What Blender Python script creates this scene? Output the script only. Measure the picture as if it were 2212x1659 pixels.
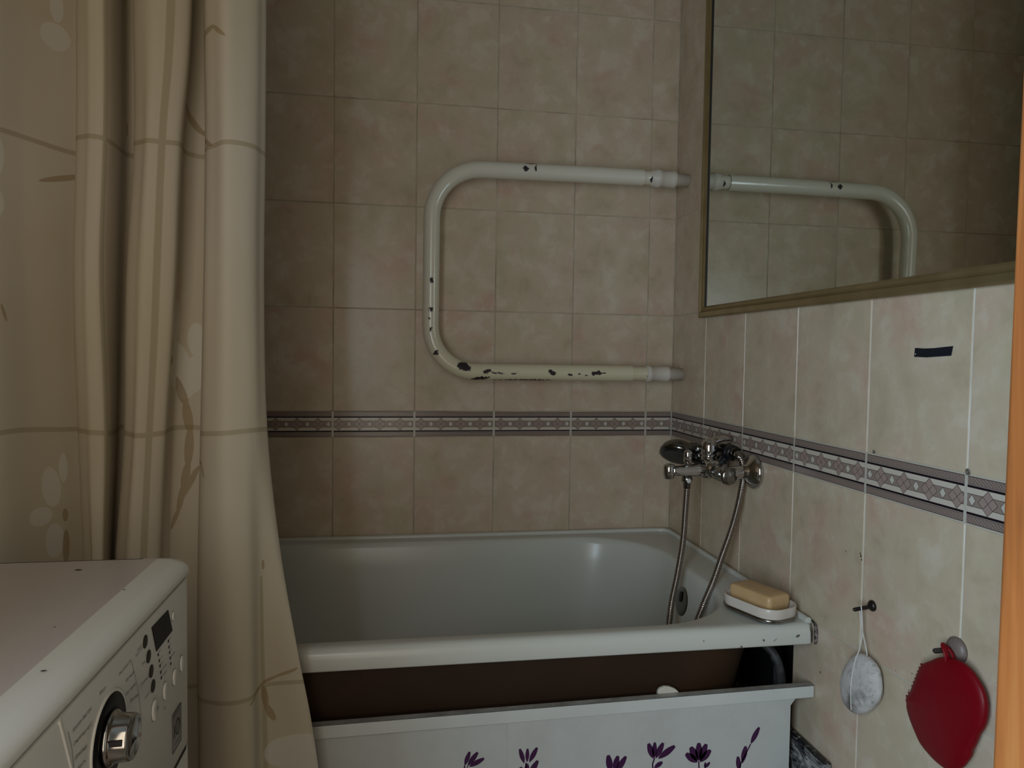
import bpy, bmesh, math, random
from mathutils import Vector, Matrix

for o in list(bpy.data.objects):
    bpy.data.objects.remove(o)
SC = bpy.context.scene
COL = SC.collection
ZF = 0.92      # all z below are measured from the top of the tile border, 0.92 m above the floor

# ---------------------------------------------------------------- camera
cam_d = bpy.data.cameras.new('camera')
cam = bpy.data.objects.new('camera', cam_d)
COL.objects.link(cam)
cam_d.sensor_width = 36.0
cam_d.lens = 1544.486 / 2212 * 36.0
cam_d.clip_start = 0.02
_r = Vector((0.98618979, -0.16499399, 0.01437652))
_u = Vector((-0.00722015, 0.04389164, 0.99901021))
_f = Vector((0.16546169, 0.98531746, -0.0420942))
M = Matrix(((_r.x, _u.x, -_f.x), (_r.y, _u.y, -_f.y), (_r.z, _u.z, -_f.z)))
cam.matrix_world = Matrix.Translation((-0.73103, -1.7925, 0.14659 + ZF)) @ M.to_4x4()
SC.camera = cam

# ---------------------------------------------------------------- world, light, exposure
SC.view_settings.view_transform = 'Standard'
SC.view_settings.look = 'None'
SC.view_settings.gamma = 1.0
SC.view_settings.exposure = 0.0
SC.view_settings.use_curve_mapping = False
w = bpy.data.worlds.new('world')
SC.world = w
w.use_nodes = True
w.node_tree.nodes['Background'].inputs[0].default_value = (0.95, 0.95, 1.0, 1)
w.node_tree.nodes['Background'].inputs[1].default_value = 0.03


def area(name, loc, target, sx, sy, power, color):
    l = bpy.data.lights.new(name, 'AREA')
    l.shape = 'RECTANGLE'
    l.size = sx
    l.size_y = sy
    l.energy = power
    l.color = color
    o = bpy.data.objects.new(name, l)
    COL.objects.link(o)
    o.location = loc
    d = Vector(target) - Vector(loc)
    o.rotation_euler = d.to_track_quat('-Z', 'Y').to_euler()
    return o


# unseen area panels, added to stand in for light through the doorway
area('side_key_panel', (-1.03, -1.93, 0.08 + ZF), (0.0, -1.93, 0.06 + ZF), 0.42, 0.85, 19.5, (0.61, 0.82, 1.0))  # cool panel added beside the camera to brighten the right wall
area('doorway_fill', (-0.92, -2.0, 0.17 + ZF), (-0.88, -0.6, 0.20 + ZF), 0.60, 1.2, 4.5, (1.0, 0.865, 0.68))  # warm fill panel added to lift the back wall and curtain
area('low_glint_panel', (-0.76, -3.4, -0.62 + ZF), (-0.69, 0.0, -0.13 + ZF), 0.14, 0.14, 0.45, (1.0, 0.97, 0.93))  # small low panel added for glints on tiles and chrome

# ---------------------------------------------------------------- helpers


class MB:
    def __init__(s):
        s.v = []; s.f = []; s.m = []; s.sm = []

    def add(s, vs, fs, m=0, smooth=False):
        b = len(s.v)
        s.v += [tuple(v) for v in vs]
        for f in fs:
            s.f.append(tuple(i + b for i in f)); s.m.append(m); s.sm.append(smooth)

    def quad(s, a, b, c, d, m=0):
        s.add([a, b, c, d], [(0, 1, 2, 3)], m)

    def box(s, x0, x1, y0, y1, z0, z1, m=0):
        vs = [(x, y, z) for z in (z0, z1) for y in (y0, y1) for x in (x0, x1)]
        s.add(vs, [(0, 2, 3, 1), (4, 5, 7, 6), (0, 1, 5, 4), (2, 6, 7, 3), (0, 4, 6, 2), (1, 3, 7, 5)], m)

    def tube(s, pts, radii, seg=24, m=0, cap=True, flat=None):
        pts = [Vector(p) for p in pts]
        if not isinstance(radii, (list, tuple)):
            radii = [radii] * len(pts)
        n = len(pts)
        tans = []
        for i in range(n):
            a = pts[max(i - 1, 0)]; b = pts[min(i + 1, n - 1)]
            t = b - a
            tans.append(t.normalized() if t.length > 1e-9 else (tans[-1] if tans else Vector((0, 0, 1))))
        for i in range(n):                       # duplicates keep the previous tangent
            if i and (pts[i] - pts[i - 1]).length < 1e-7:
                tans[i] = tans[i - 1]
        up = Vector((0, 0, 1))
        if abs(tans[0].dot(up)) > 0.9:
            up = Vector((0, 1, 0))
        nrm = (up - tans[0] * up.dot(tans[0])).normalized()
        vs = []; fs = []
        for i in range(n):
            nrm = (nrm - tans[i] * nrm.dot(tans[i])).normalized()
            bi = tans[i].cross(nrm)
            for k in range(seg):
                a = 2 * math.pi * k / seg
                fx = 1.0; fy = 1.0
                if flat: fx, fy = flat
                vs.append(pts[i] + radii[i] * (fx * math.cos(a) * nrm + fy * math.sin(a) * bi))
        for i in range(n - 1):
            for k in range(seg):
                a = i * seg + k; b = i * seg + (k + 1) % seg
                fs.append((a, b, b + seg, a + seg))
        s.add(vs, fs, m, True)
        if cap:
            s.add([vs[k] for k in range(seg)][::-1], [tuple(range(seg))], m)
            s.add([vs[(n - 1) * seg + k] for k in range(seg)], [tuple(range(seg))], m)

    def lathe(s, origin, axis, prof, seg=40, m=0, closed_start=True, closed_end=True, sy=1.0, ref=None):
        """prof: list of (distance along axis, radius)"""
        ax = Vector(axis).normalized()
        r = Vector(ref) if ref else (Vector((0, 0, 1)) if abs(ax.z) < 0.9 else Vector((1, 0, 0)))
        a1 = (r - ax * r.dot(ax)).normalized(); a2 = ax.cross(a1)
        o = Vector(origin); vs = []; fs = []
        for (h, rad) in prof:
            for k in range(seg):
                t = 2 * math.pi * k / seg
                vs.append(o + ax * h + rad * (math.cos(t) * a1 + sy * math.sin(t) * a2))
        for i in range(len(prof) - 1):
            for k in range(seg):
                a = i * seg + k; b = i * seg + (k + 1) % seg
                fs.append((a, b, b + seg, a + seg))
        if closed_start: fs.append(tuple(range(seg))[::-1])
        if closed_end: fs.append(tuple((len(prof) - 1) * seg + k for k in range(seg)))
        s.add(vs, fs, m, True)

    def prism(s, poly, fn, h, m=0):
        """poly in 2D; fn(a,b,h)->3D"""
        n = len(poly)
        vs = [fn(a, b, 0) for a, b in poly] + [fn(a, b, h) for a, b in poly]
        fs = [tuple(range(n))[::-1], tuple(range(n, 2 * n))]
        for i in range(n):
            j = (i + 1) % n
            fs.append((i, j, j + n, i + n))
        s.add(vs, fs, m)

    def build(s, name, mats, parent=None, bevel=0.0, bseg=3, angle=35, fixn=True):
        if not isinstance(mats, (list, tuple)): mats = [mats]
        org = Vector(parent['_org']) if parent else Vector((0, 0, 0))
        me = bpy.data.meshes.new(name)
        me.from_pydata([(x - org.x, y - org.y, z + (0 if parent else 0) - org.z) for x, y, z in s.v], [], s.f)
        for mt in mats: me.materials.append(mt)
        for i, p in enumerate(me.polygons):
            p.material_index = s.m[i]; p.use_smooth = s.sm[i]
        if fixn:
            bm = bmesh.new(); bm.from_mesh(me)
            bmesh.ops.recalc_face_normals(bm, faces=bm.faces)
            bm.to_mesh(me); bm.free()
        me.update()
        o = bpy.data.objects.new(name, me)
        COL.objects.link(o)
        if parent:
            o.parent = parent
            o['_org'] = parent['_org']
        else:
            o.location = (0, 0, ZF)
            o['_org'] = (0.0, 0.0, 0.0)
        if bevel:
            b = o.modifiers.new('bevel', 'BEVEL'); b.width = bevel; b.segments = bseg
            b.limit_method = 'ANGLE'; b.angle_limit = math.radians(angle)
            for p in me.polygons: p.use_smooth = True
            wn = o.modifiers.new('wn', 'WEIGHTED_NORMAL'); wn.keep_sharp = True
        return o


def tag(o, label=None, cat=None, group=None, kind=None):
    if label: o['label'] = label
    if cat: o['category'] = cat
    if group: o['group'] = group
    if kind: o['kind'] = kind
    return o


def thing(name, loc, label, cat, group=None):
    o = bpy.data.objects.new(name, None)
    COL.objects.link(o)
    o.empty_display_size = 0.02
    o.location = (loc[0], loc[1], loc[2] + ZF)
    o['_org'] = tuple(loc)
    return tag(o, label, cat, group)


def catmull(P, n):
    """open Catmull-Rom through P, n samples per span"""
    P = [Vector(p) for p in P]
    Q = [P[0] * 2 - P[1]] + P + [P[-1] * 2 - P[-2]]
    out = []
    for i in range(1, len(Q) - 2):
        for k in range(n):
            t = k / n
            p0, p1, p2, p3 = Q[i - 1], Q[i], Q[i + 1], Q[i + 2]
            out.append(0.5 * ((2 * p1) + (p2 - p0) * t + (2 * p0 - 5 * p1 + 4 * p2 - p3) * t * t + (3 * p1 - p0 - 3 * p2 + p3) * t ** 3))
    out.append(P[-1])
    return out

# ---------------------------------------------------------------- node helpers


class NT:
    def __init__(s, name):
        s.mat = bpy.data.materials.new(name)
        s.mat.use_nodes = True
        s.t = s.mat.node_tree
        s.b = s.t.nodes['Principled BSDF']
        s.l = s.t.links

    def n(s, typ, **kw):
        nd = s.t.nodes.new(typ)
        for k, v in kw.items(): setattr(nd, k, v)
        return nd

    def link(s, a, b): s.l.new(a, b)

    def setp(s, **kw):
        names = dict(color='Base Color', rough='Roughness', metal='Metallic', spec='Specular IOR Level', coat='Coat Weight', coatr='Coat Roughness', sss='Subsurface Weight', trans='Transmission Weight')
        for k, v in kw.items():
            s.b.inputs[names[k]].default_value = v
        return s

    def math(s, op, a, b=None, c=None, clamp=False):
        nd = s.n('ShaderNodeMath', operation=op, use_clamp=clamp)
        for i, x in enumerate((a, b, c)):
            if x is None: continue
            if isinstance(x, (int, float)): nd.inputs[i].default_value = x
            else: s.link(x, nd.inputs[i])
        return nd.outputs[0]

    def noise(s, vec, scale, detail=3, rough=0.5, dist=0.0, dim='3D', w=None):
        nd = s.n('ShaderNodeTexNoise', noise_dimensions=dim)
        nd.inputs['Scale'].default_value = scale
        nd.inputs['Detail'].default_value = detail
        nd.inputs['Roughness'].default_value = rough
        nd.inputs['Distortion'].default_value = dist
        if vec is not None: s.link(vec, nd.inputs['Vector'])
        if w is not None: s.link(w, nd.inputs['W'])
        return nd.outputs['Fac']

    def ramp(s, fac, stops):
        nd = s.n('ShaderNodeValToRGB')
        cr = nd.color_ramp
        while len(cr.elements) < len(stops): cr.elements.new(0.5)
        for e, (p, c) in zip(cr.elements, stops):
            e.position = p
            e.color = tuple(c) + (1,) if len(c) == 3 else c
        s.link(fac, nd.inputs[0])
        return nd.outputs[0]

    def mix(s, fac, a, b):
        nd = s.n('ShaderNodeMix', data_type='RGBA')
        for sock, x in ((nd.inputs[0], fac), (nd.inputs[6], a), (nd.inputs[7], b)):
            if isinstance(x, (int, float)): sock.default_value = x
            elif isinstance(x, tuple): sock.default_value = x + (1,) if len(x) == 3 else x
            else: s.link(x, sock)
        return nd.outputs[2]

    def bump(s, h, strength=0.2, dist=0.001):
        nd = s.n('ShaderNodeBump')
        nd.inputs['Strength'].default_value = strength
        nd.inputs['Distance'].default_value = dist
        s.link(h, nd.inputs['Height'])
        s.link(nd.outputs[0], s.b.inputs['Normal'])

    def objco(s, org=None):
        co = s.n('ShaderNodeTexCoord').outputs['Object']
        if org is None: return co
        a = s.n('ShaderNodeVectorMath', operation='ADD'); s.link(co, a.inputs[0]); a.inputs[1].default_value = org
        return a.outputs[0]

    def color(s, sock): s.link(sock, s.b.inputs['Base Color'])

    def ellipse(s, x, y, cx, cy, a, b, ang=0.0, soft=0.15):
        """1 inside an ellipse of half axes a,b"""
        ca, sa = math.cos(ang), math.sin(ang)
        dx = s.math('SUBTRACT', x, cx); dy = s.math('SUBTRACT', y, cy)
        p = s.math('ADD', s.math('MULTIPLY', dx, ca / a), s.math('MULTIPLY', dy, sa / a))
        q = s.math('ADD', s.math('MULTIPLY', dx, -sa / b), s.math('MULTIPLY', dy, ca / b))
        d = s.math('ADD', s.math('MULTIPLY', p, p), s.math('MULTIPLY', q, q))
        return s.math('MULTIPLY_ADD', d, -1.0 / soft, 1.0 / soft + 0.5, clamp=True)


def simple(name, color, rough=0.5, metal=0.0, **kw):
    n = NT(name); n.setp(color=tuple(color) + (1,), rough=rough, metal=metal, **kw)
    return n.mat


def tile_mat():
    n = NT('marbled_tile_glaze')
    co = n.objco()
    isl = n.n('ShaderNodeNewGeometry').outputs['Random Per Island']
    off = n.n('ShaderNodeVectorMath', operation='SCALE'); n.link(co, off.inputs[0]); off.inputs['Scale'].default_value = 1.0
    add = n.n('ShaderNodeVectorMath', operation='ADD'); n.link(co, add.inputs[0])
    cmb = n.n('ShaderNodeCombineXYZ')
    k = n.math('MULTIPLY', isl, 6.0)
    for i in range(3): n.link(n.math('MULTIPLY', k, (1.0, 0.7, 0.4)[i]), cmb.inputs[i])
    n.link(cmb.outputs[0], add.inputs[1])
    v = add.outputs[0]
    big = n.noise(v, 8.5, 3, 0.55, 0.5)
    base = n.ramp(big, [(0.30, (0.49, 0.410, 0.285)), (0.44, (0.535, 0.440, 0.315)), (0.56, (0.545, 0.425, 0.315)), (0.70, (0.53, 0.365, 0.275))])
    med = n.noise(v, 17.0, 4, 0.6, 0.25)
    c2 = n.mix(n.math('MULTIPLY', n.math('SUBTRACT', med, 0.49, clamp=True), 4.0, clamp=True), base, (0.61, 0.525, 0.41))
    c2 = n.mix(n.math('MULTIPLY', n.math('SUBTRACT', 0.45, med, clamp=True), 4.0, clamp=True), c2, (0.43, 0.340, 0.235))
    st = n.n('ShaderNodeMapping'); n.link(v, st.inputs[0]); st.inputs['Scale'].default_value = (1, 1, 0.4); st.inputs['Rotation'].default_value = (0.6, 0.5, 0.3)
    vein = n.noise(st.outputs[0], 34.0, 4, 0.65, 0.4)
    vm = n.math('MULTIPLY', n.math('SUBTRACT', vein, 0.60, clamp=True), 1.3, clamp=True)
    c3 = n.mix(vm, c2, (0.64, 0.58, 0.47))
    n.color(c3)
    n.setp(rough=0.16, spec=0.27)
    rr = n.math('MULTIPLY_ADD', med, 0.20, 0.16)
    n.link(rr, n.b.inputs['Roughness'])
    n.bump(n.math('ADD', n.noise(v, 22.0, 3, 0.5), n.math('MULTIPLY', n.noise(v, 90.0, 2), 0.25)), 0.35, 0.0011)
    return n.mat


def grout_mat(name, a, b, c):
    n = NT(name)
    v = n.noise(n.objco(), 9.0, 4, 0.6)
    n.color(n.ramp(v, [(0.35, a), (0.5, b), (0.7, c)]))
    n.setp(rough=0.7)
    return n.mat


M_TILE = tile_mat()
M_GROUT = grout_mat('grout_aged', (0.30, 0.25, 0.18), (0.42, 0.365, 0.27), (0.52, 0.46, 0.36))
M_GROUTH = simple('grout_cream', (0.50, 0.45, 0.37), 0.6)
M_GROUTW = grout_mat('grout_white', (0.60, 0.58, 0.54), (0.72, 0.71, 0.68), (0.80, 0.79, 0.77))
M_BLIGHT = simple('border_light', (0.56, 0.49, 0.41), 0.25)
M_BMID = simple('border_grey_rose', (0.27, 0.205, 0.17), 0.25)
M_BROSE = simple('border_rose', (0.32, 0.235, 0.20), 0.25)
M_BLINE = simple('border_dark_line', (0.012, 0.006, 0.010), 0.5, spec=0.12)
M_BPALE = simple('border_pale', (0.54, 0.50, 0.43), 0.3)
M_BRAID = simple('border_braid', (0.22, 0.155, 0.135), 0.25)
M_PLASTER = simple('ceiling_paint', (0.7, 0.68, 0.63), 0.8)
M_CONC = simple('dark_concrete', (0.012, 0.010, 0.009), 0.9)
M_CHROME = simple('chrome', (0.55, 0.55, 0.56), 0.07, 1.0)
M_CHROME2 = simple('dull_chrome', (0.30, 0.29, 0.27), 0.22, 1.0)
M_BLACKPL = simple('black_plastic', (0.012, 0.012, 0.014), 0.25)
M_BLACK = simple('black_ink', (0.015, 0.013, 0.015), 0.6)


def noisy(name, c0, c1, scale, rough=0.5, detail=4, lo=0.4, hi=0.6, bump=0.0, **kw):
    n = NT(name)
    v = n.noise(n.objco(), scale, detail, 0.6)
    n.color(n.ramp(v, [(lo, c0), (hi, c1)]))
    n.setp(rough=rough, **kw)
    if bump: n.bump(v, 0.5, bump)
    return n.mat


# ---------------------------------------------------------------- tiled walls
random.seed(4)
BORDER_H = 0.0632
ROW = 0.2524
G = 0.0011      # half joint


def border_tile(mb, P, u0, u1, full0):
    """P(u, z, d) -> 3D ; pattern of one border tile between u0 and u1 (clipped at u1), full0 = where a whole tile would start"""
    L = 0.2 - 2 * G
    z0, z1 = -BORDER_H + G, -G
    zc = (z0 + z1) / 2

    def rect(a, b, c, d, m, h):
        a = max(a, u0); b = min(b, u1)
        if b - a < 1e-5: return
        mb.quad(P(a, c, h), P(b, c, h), P(b, d, h), P(a, d, h), m)

    def poly(pts, m, h):
        if min(p[0] for p in pts) < u0 - 1e-6 or max(p[0] for p in pts) > u1 + 1e-6:
            out = []                       # clip against u0/u1
            for lim, sgn in ((u0, 1), (u1, -1)):
                out = []
                for i in range(len(pts)):
                    a = pts[i]; b = pts[(i + 1) % len(pts)]
                    ia = sgn * (a[0] - lim) >= 0; ib = sgn * (b[0] - lim) >= 0
                    if ia: out.append(a)
                    if ia != ib:
                        t = (lim - a[0]) / (b[0] - a[0])
                        out.append((lim, a[1] + t * (b[1] - a[1])))
                pts = out
                if len(pts) < 3: return
        vs = [P(a, b, h) for a, b in pts]
        mb.add(vs, [tuple(range(len(vs)))], m)

    def line(a, b, wd, m, h):
        d = Vector((b[0] - a[0], b[1] - a[1])); d.normalize(); nn = Vector((-d.y, d.x)) * wd / 2
        poly([(a[0] + nn.x, a[1] + nn.y), (b[0] + nn.x, b[1] + nn.y), (b[0] - nn.x, b[1] - nn.y), (a[0] - nn.x, a[1] - nn.y)], m, h)
    rect(u0, u1, z0, z1, 2, 0.0)
    for s in (1, -1):
        def Z(d): return zc + s * d
        def R(c, d, m, h): rect(u0, u1, min(Z(c), Z(d)), max(Z(c), Z(d)), m, h)
        R(0.0298, 0.0304, 5, 0.0004)           # outer hairline
        R(0.0202, 0.0298, 8, 0.0002)           # braid ground
        nst = 34
        for k in range(-3, nst):               # slanted rope strokes
            a = full0 + k * L / nst * 1.0
            wd = L / nst
            poly([(a, zc + s * 0.0212 if s > 0 else zc - 0.0290), (a + wd * 0.80, zc + s * 0.0212 if s > 0 else zc - 0.0290),
                  (a - wd * 1.7 + wd * 0.80, zc + s * 0.0290 if s > 0 else zc - 0.0212), (a - wd * 1.7, zc + s * 0.0290 if s > 0 else zc - 0.0212)], 3, 0.0003)
            line((a, zc + 0.0212 if s > 0 else zc - 0.0290), (a - wd * 1.7, zc + 0.0290 if s > 0 else zc - 0.0212), 0.0004, 5, 0.0004)
        R(0.0196, 0.0201, 5, 0.0004)
        R(0.0159, 0.0190, 5, 0.0004)           # bold dark line
    # central band with diamonds
    rect(u0, u1, zc - 0.0078, zc + 0.0078, 3, 0.00015)
    for k in range(-1, 5):
        cs = full0 + L * (0.04 + 0.25 * k)
        cb = full0 + L * (0.165 + 0.25 * k)
        poly([(cs - 0.0058, zc), (cs, zc - 0.0072), (cs + 0.0058, zc), (cs, zc + 0.0072)], 6, 0.0003)
        A = [(cs - 0.0058, zc), (cs, zc - 0.0075), (cs + 0.0058, zc), (cs, zc + 0.0075)]
        for i in range(4): line(A[i], A[(i + 1) % 4], 0.0005, 5, 0.0005)
        hw, hh = 0.0150, 0.0156
        B = [(cb - hw, zc), (cb, zc - hh), (cb + hw, zc), (cb, zc + hh)]
        poly(B, 4, 0.0003)
        for i in range(4): line(B[i], B[(i + 1) % 4], 0.0005, 5, 0.0005)
        line(((B[0][0] + B[1][0]) / 2, (B[0][1] + B[1][1]) / 2), ((B[2][0] + B[3][0]) / 2, (B[2][1] + B[3][1]) / 2), 0.0005, 5, 0.0005)
        line(((B[1][0] + B[2][0]) / 2, (B[1][1] + B[2][1]) / 2), ((B[3][0] + B[0][0]) / 2, (B[3][1] + B[0][1]) / 2), 0.0005, 5, 0.0005)
        for s in (1, -1):                      # plate edges between the big diamonds
            a = cb + hw * 0.5; b = cb + 0.25 * L - hw * 0.5
            line((a, zc + s * 0.0078), (b, zc + s * 0.0078), 0.0005, 5, 0.0004)


def tiled_wall(name, P, lines, ztop, zbot, base_fn, hole=None, grout=None):
    mb = MB()
    base_fn(mb)
    rows = [(-BORDER_H, 0.0, True)]
    z = 0.0
    while z < ztop:
        rows.append((z, min(z + ROW, ztop), False)); z += ROW
    z = -BORDER_H
    while z > zbot:
        rows.append((max(z - ROW, zbot), z, False)); z -= ROW
    if grout:
        for (c, d, bor) in rows:
            if bor:
                for q in (c, d): mb.quad(P(0, q - 0.0014, -0.0006), P(lines[-1], q - 0.0014, -0.0006), P(lines[-1], q + 0.0014, -0.0006), P(0, q + 0.0014, -0.0006), 9)
            if c < -0.07: mb.quad(P(0.604, c - 0.0013, -0.0010), P(lines[-1], c - 0.0013, -0.0010), P(lines[-1], c + 0.0013, -0.0010), P(0.604, c + 0.0013, -0.0010), 9)
            elif c > 0.01: mb.quad(P(0, c - 0.0013, -0.0010), P(lines[-1], c - 0.0013, -0.0010), P(lines[-1], c + 0.0013, -0.0010), P(0, c + 0.0013, -0.0010), 9)
    for i in range(len(lines) - 1):
        a, b = lines[i], lines[i + 1]
        for (c, d, bor) in rows:
            a2, b2 = a + G, b - G
            if bor:
                a3 = a2 + 0.0014; b3 = b2 - 0.0014
                border_tile(mb, P, a3, b3, a3 if (b - a) > 0.185 else b3 - 0.2 + 2 * G)
                for (q0, q1) in ((a - 0.0001, a3 + 0.0002), (b3 - 0.0002, b + 0.0001)):
                    mb.quad(P(q0, c, -0.0003), P(q1, c, -0.0003), P(q1, d, -0.0003), P(q0, d, -0.0003), 6)
                continue
            rects = [(a2, b2, c + G, d - G)]
            if hole:
                hu, hz = hole              # cut out u < hu and z < hz
                if a2 < hu and c + G < hz:
                    rects = []
                    if d - G > hz: rects.append((a2, b2, hz, d - G))
                    if b2 > hu: rects.append((max(hu, a2), b2, c + G, min(hz, d - G)))
            for (ra, rb, rc, rd) in rects:
                e = 0.0007
                j = [random.uniform(-0.00022, 0.00022) for _ in range(4)]
                o4 = [P(ra, rc, -0.0012), P(rb, rc, -0.0012), P(rb, rd, -0.0012), P(ra, rd, -0.0012)]
                i4 = [P(ra + e, rc + e, j[0]), P(rb - e, rc + e, j[1]), P(rb - e, rd - e, j[2]), P(ra + e, rd - e, j[3])]
                mb.add(o4 + i4, [(4, 5, 6, 7), (0, 1, 5, 4), (1, 2, 6, 5), (2, 3, 7, 6), (3, 0, 4, 7)], 1)
    o = mb.build(name, [grout or M_GROUT, M_TILE, M_BLIGHT, M_BMID, M_BROSE, M_BLINE, M_BPALE, M_CONC, M_BRAID, M_GROUTH], fixn=False)
    tag(o, kind='structure')
    return o


ZT = 1.58
ZB = -0.92
# back wall: plane y=0, u = -x
def P_back(u, z, d): return (-u, -d, z)
def base_back(mb):
    mb.quad((-1.56, 0.0012, ZB), (0.25, 0.0012, ZB), (0.25, 0.0012, ZT), (-1.56, 0.0012, ZT), 0)
    mb.box(-1.62, 0.25, 0.004, 0.1, ZB, ZT, 7)
wb = tiled_wall('wall_back', P_back, [0.0, 0.0725, 0.2745, 0.4755, 0.6755, 0.8735, 1.0745, 1.2745, 1.4745, 1.555], ZT, ZB, base_back)
# right wall: plane x=0, u = -y
def P_right(u, z, d): return (-d, -u, z)
def base_right(mb):
    x = 0.0012
    mb.quad((x, 0, -0.345), (x, -1.62, -0.345), (x, -1.62, ZT), (x, 0, ZT), 0)
    mb.quad((x, -0.604, ZB), (x, -1.62, ZB), (x, -1.62, -0.345), (x, -0.604, -0.345), 0)
    mb.box(0.004, 0.10, -1.62, 0.0, -0.345, ZT, 7)
    mb.box(0.004, 0.10, -1.62, -0.604, ZB, -0.345, 7)
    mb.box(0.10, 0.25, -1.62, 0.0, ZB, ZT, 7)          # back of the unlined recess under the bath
wr = tiled_wall('wall_right', P_right, [0.0, 0.1976, 0.3887, 0.5865, 0.7891, 0.9866, 1.186, 1.386, 1.586, 1.62], ZT, ZB, base_right, hole=(0.604, -0.345), grout=M_GROUTW)
# left wall
def P_left(u, z, d): return (-1.555 + d, -u, z)
def base_left(mb):
    mb.quad((-1.5562, 0, ZB), (-1.5562, -1.70, ZB), (-1.5562, -1.70, ZT), (-1.5562, 0, ZT), 0)
    mb.box(-1.65, -1.559, -1.70, 0.0, ZB, ZT, 7)
tiled_wall('wall_left', P_left, [0.0, 0.2, 0.4, 0.6, 0.8, 1.0, 1.2, 1.4, 1.6, 1.70], ZT, ZB, base_left)

# front wall pieces around the doorway
mb = MB()
mb.box(-0.36, 0.10, -1.56, -1.50, ZB, ZT, 0)
mb.box(-1.65, -1.56, -1.80, -1.70, ZB, ZT, 0)
mb.box(-1.56, -0.36, -1.57, -1.50, 1.13, ZT, 0)
tag(mb.build('wall_front', M_PLASTER), kind='structure')
mb = MB(); mb.box(-1.65, 0.25, -4.4, 0.1, ZT, ZT + 0.08)
tag(mb.build('ceiling', M_PLASTER), kind='structure')


def floor_mat():
    n = NT('floor_tiles')
    br = n.n('ShaderNodeTexBrick'); n.link(n.objco(), br.inputs[0])
    br.offset = 0.0
    br.inputs['Color1'].default_value = (0.25, 0.17, 0.11, 1); br.inputs['Color2'].default_value = (0.22, 0.15, 0.10, 1)
    br.inputs['Mortar'].default_value = (0.3, 0.28, 0.25, 1)
    br.inputs['Scale'].default_value = 1.0; br.inputs['Brick Width'].default_value = 0.3; br.inputs['Row Height'].default_value = 0.3
    br.inputs['Mortar Size'].default_value = 0.003
    n.color(br.outputs[0]); n.setp(rough=0.35)
    return n.mat
mb = MB(); mb.box(-1.65, 0.25, -4.4, 0.1, ZB - 0.06, ZB)
tag(mb.build('floor', floor_mat()), kind='structure')

# wooden door frame at the right edge
def wood_mat():
    n = NT('orange_pine')
    co = n.objco()
    mp = n.n('ShaderNodeMapping'); n.link(co, mp.inputs[0]); mp.inputs['Scale'].default_value = (1, 1, 0.07)
    v = n.noise(mp.outputs[0], 42.0, 4, 0.55, 1.0)
    v2 = n.noise(mp.outputs[0], 9.0, 2, 0.5, 0.5)
    c = n.ramp(n.math('ADD', n.math('MULTIPLY', v, 0.6), n.math('MULTIPLY', v2, 0.4)),
               [(0.36, (0.130, 0.042, 0.011)), (0.47, (0.225, 0.075, 0.020)), (0.58, (0.29, 0.120, 0.036))])
    x = n.n('ShaderNodeSeparateXYZ'); n.link(co, x.inputs[0])
    knot = n.ellipse(x.outputs[1], x.outputs[2], -1.507, -0.262, 0.006, 0.013, 0.5, soft=0.8)
    c = n.mix(n.math('MULTIPLY', knot, 0.75), c, (0.16, 0.06, 0.022))
    n.color(c); n.setp(rough=0.5, spec=0.2)
    return n.mat
mb = MB()
mb.box(-0.447, -0.362, -1.57, -1.50, ZB, 1.13)
mb.box(-1.555, -0.447, -1.57, -1.50, 1.06, 1.13)
tag(mb.build('door_1', wood_mat(), bevel=0.004), label='orange pine door frame post along the right edge', kind='structure')

# hall beyond the doorway, where the added light panels stand
mb = MB()
mb.box(-1.75, -1.65, -4.4, -1.80, ZB, ZT)
mb.box(0.25, 0.35, -4.4, -1.80, ZB, ZT)
mb.box(-1.75, 0.35, -4.5, -4.4, ZB, ZT)
tag(mb.build('wall_hall', simple('hall_wallpaper', (0.50, 0.44, 0.36), 0.8)), kind='structure')

# ---------------------------------------------------------------- bathtub


def tub_mat():
    n = NT('white_enamel')
    co = n.objco((-0.75, -0.34, ZB))
    x = n.n('ShaderNodeSeparateXYZ'); n.link(co, x.inputs[0])
    v = n.noise(co, 3.0, 3, 0.5)
    c = n.ramp(v, [(0.35, (0.56, 0.565, 0.50)), (0.65, (0.60, 0.585, 0.54))])
    nz = n.n('ShaderNodeTexNoise'); nz.inputs['Scale'].default_value = 60; n.link(co, nz.inputs['Vector'])
    X = n.math('ADD', x.outputs[0], n.math('MULTIPLY', n.math('SUBTRACT', nz.outputs['Fac'], 0.5), 0.006))
    Z = n.math('ADD', x.outputs[2], n.math('MULTIPLY', n.math('SUBTRACT', nz.outputs['Fac'], 0.5), 0.005))
    spots = None
    for cx, cz, a, b, an in [(-0.0995, -0.3375, 0.0016, 0.0028, 0.1), (-0.079, -0.3385, 0.0006, 0.0042, -0.9), (-0.036, -0.333, 0.004, 0.0025, 0.5),
                             (-0.2095, -0.3335, 0.0012, 0.0012, 0), (-0.0085, -0.335, 0.0035, 0.016, 0.1), (-0.1405, -0.3465, 0.002, 0.002, 0)]:
        e = n.ellipse(X, Z, cx, cz, a, b, an, 0.5)
        spots = e if spots is None else n.math('MAXIMUM', spots, e)
    front = n.math('LESS_THAN', x.outputs[1], -0.66)
    c = n.mix(n.math('MULTIPLY', n.math('MULTIPLY', spots, front), 0.85), c, (0.045, 0.025, 0.02))
    n.color(c); n.setp(rough=0.24, spec=0.35)
    return n.mat


M_TUB = tub_mat()
M_RUST = noisy('brown_primer', (0.022, 0.0075, 0.001), (0.034, 0.013, 0.002), 3.0, 0.6)


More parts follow.
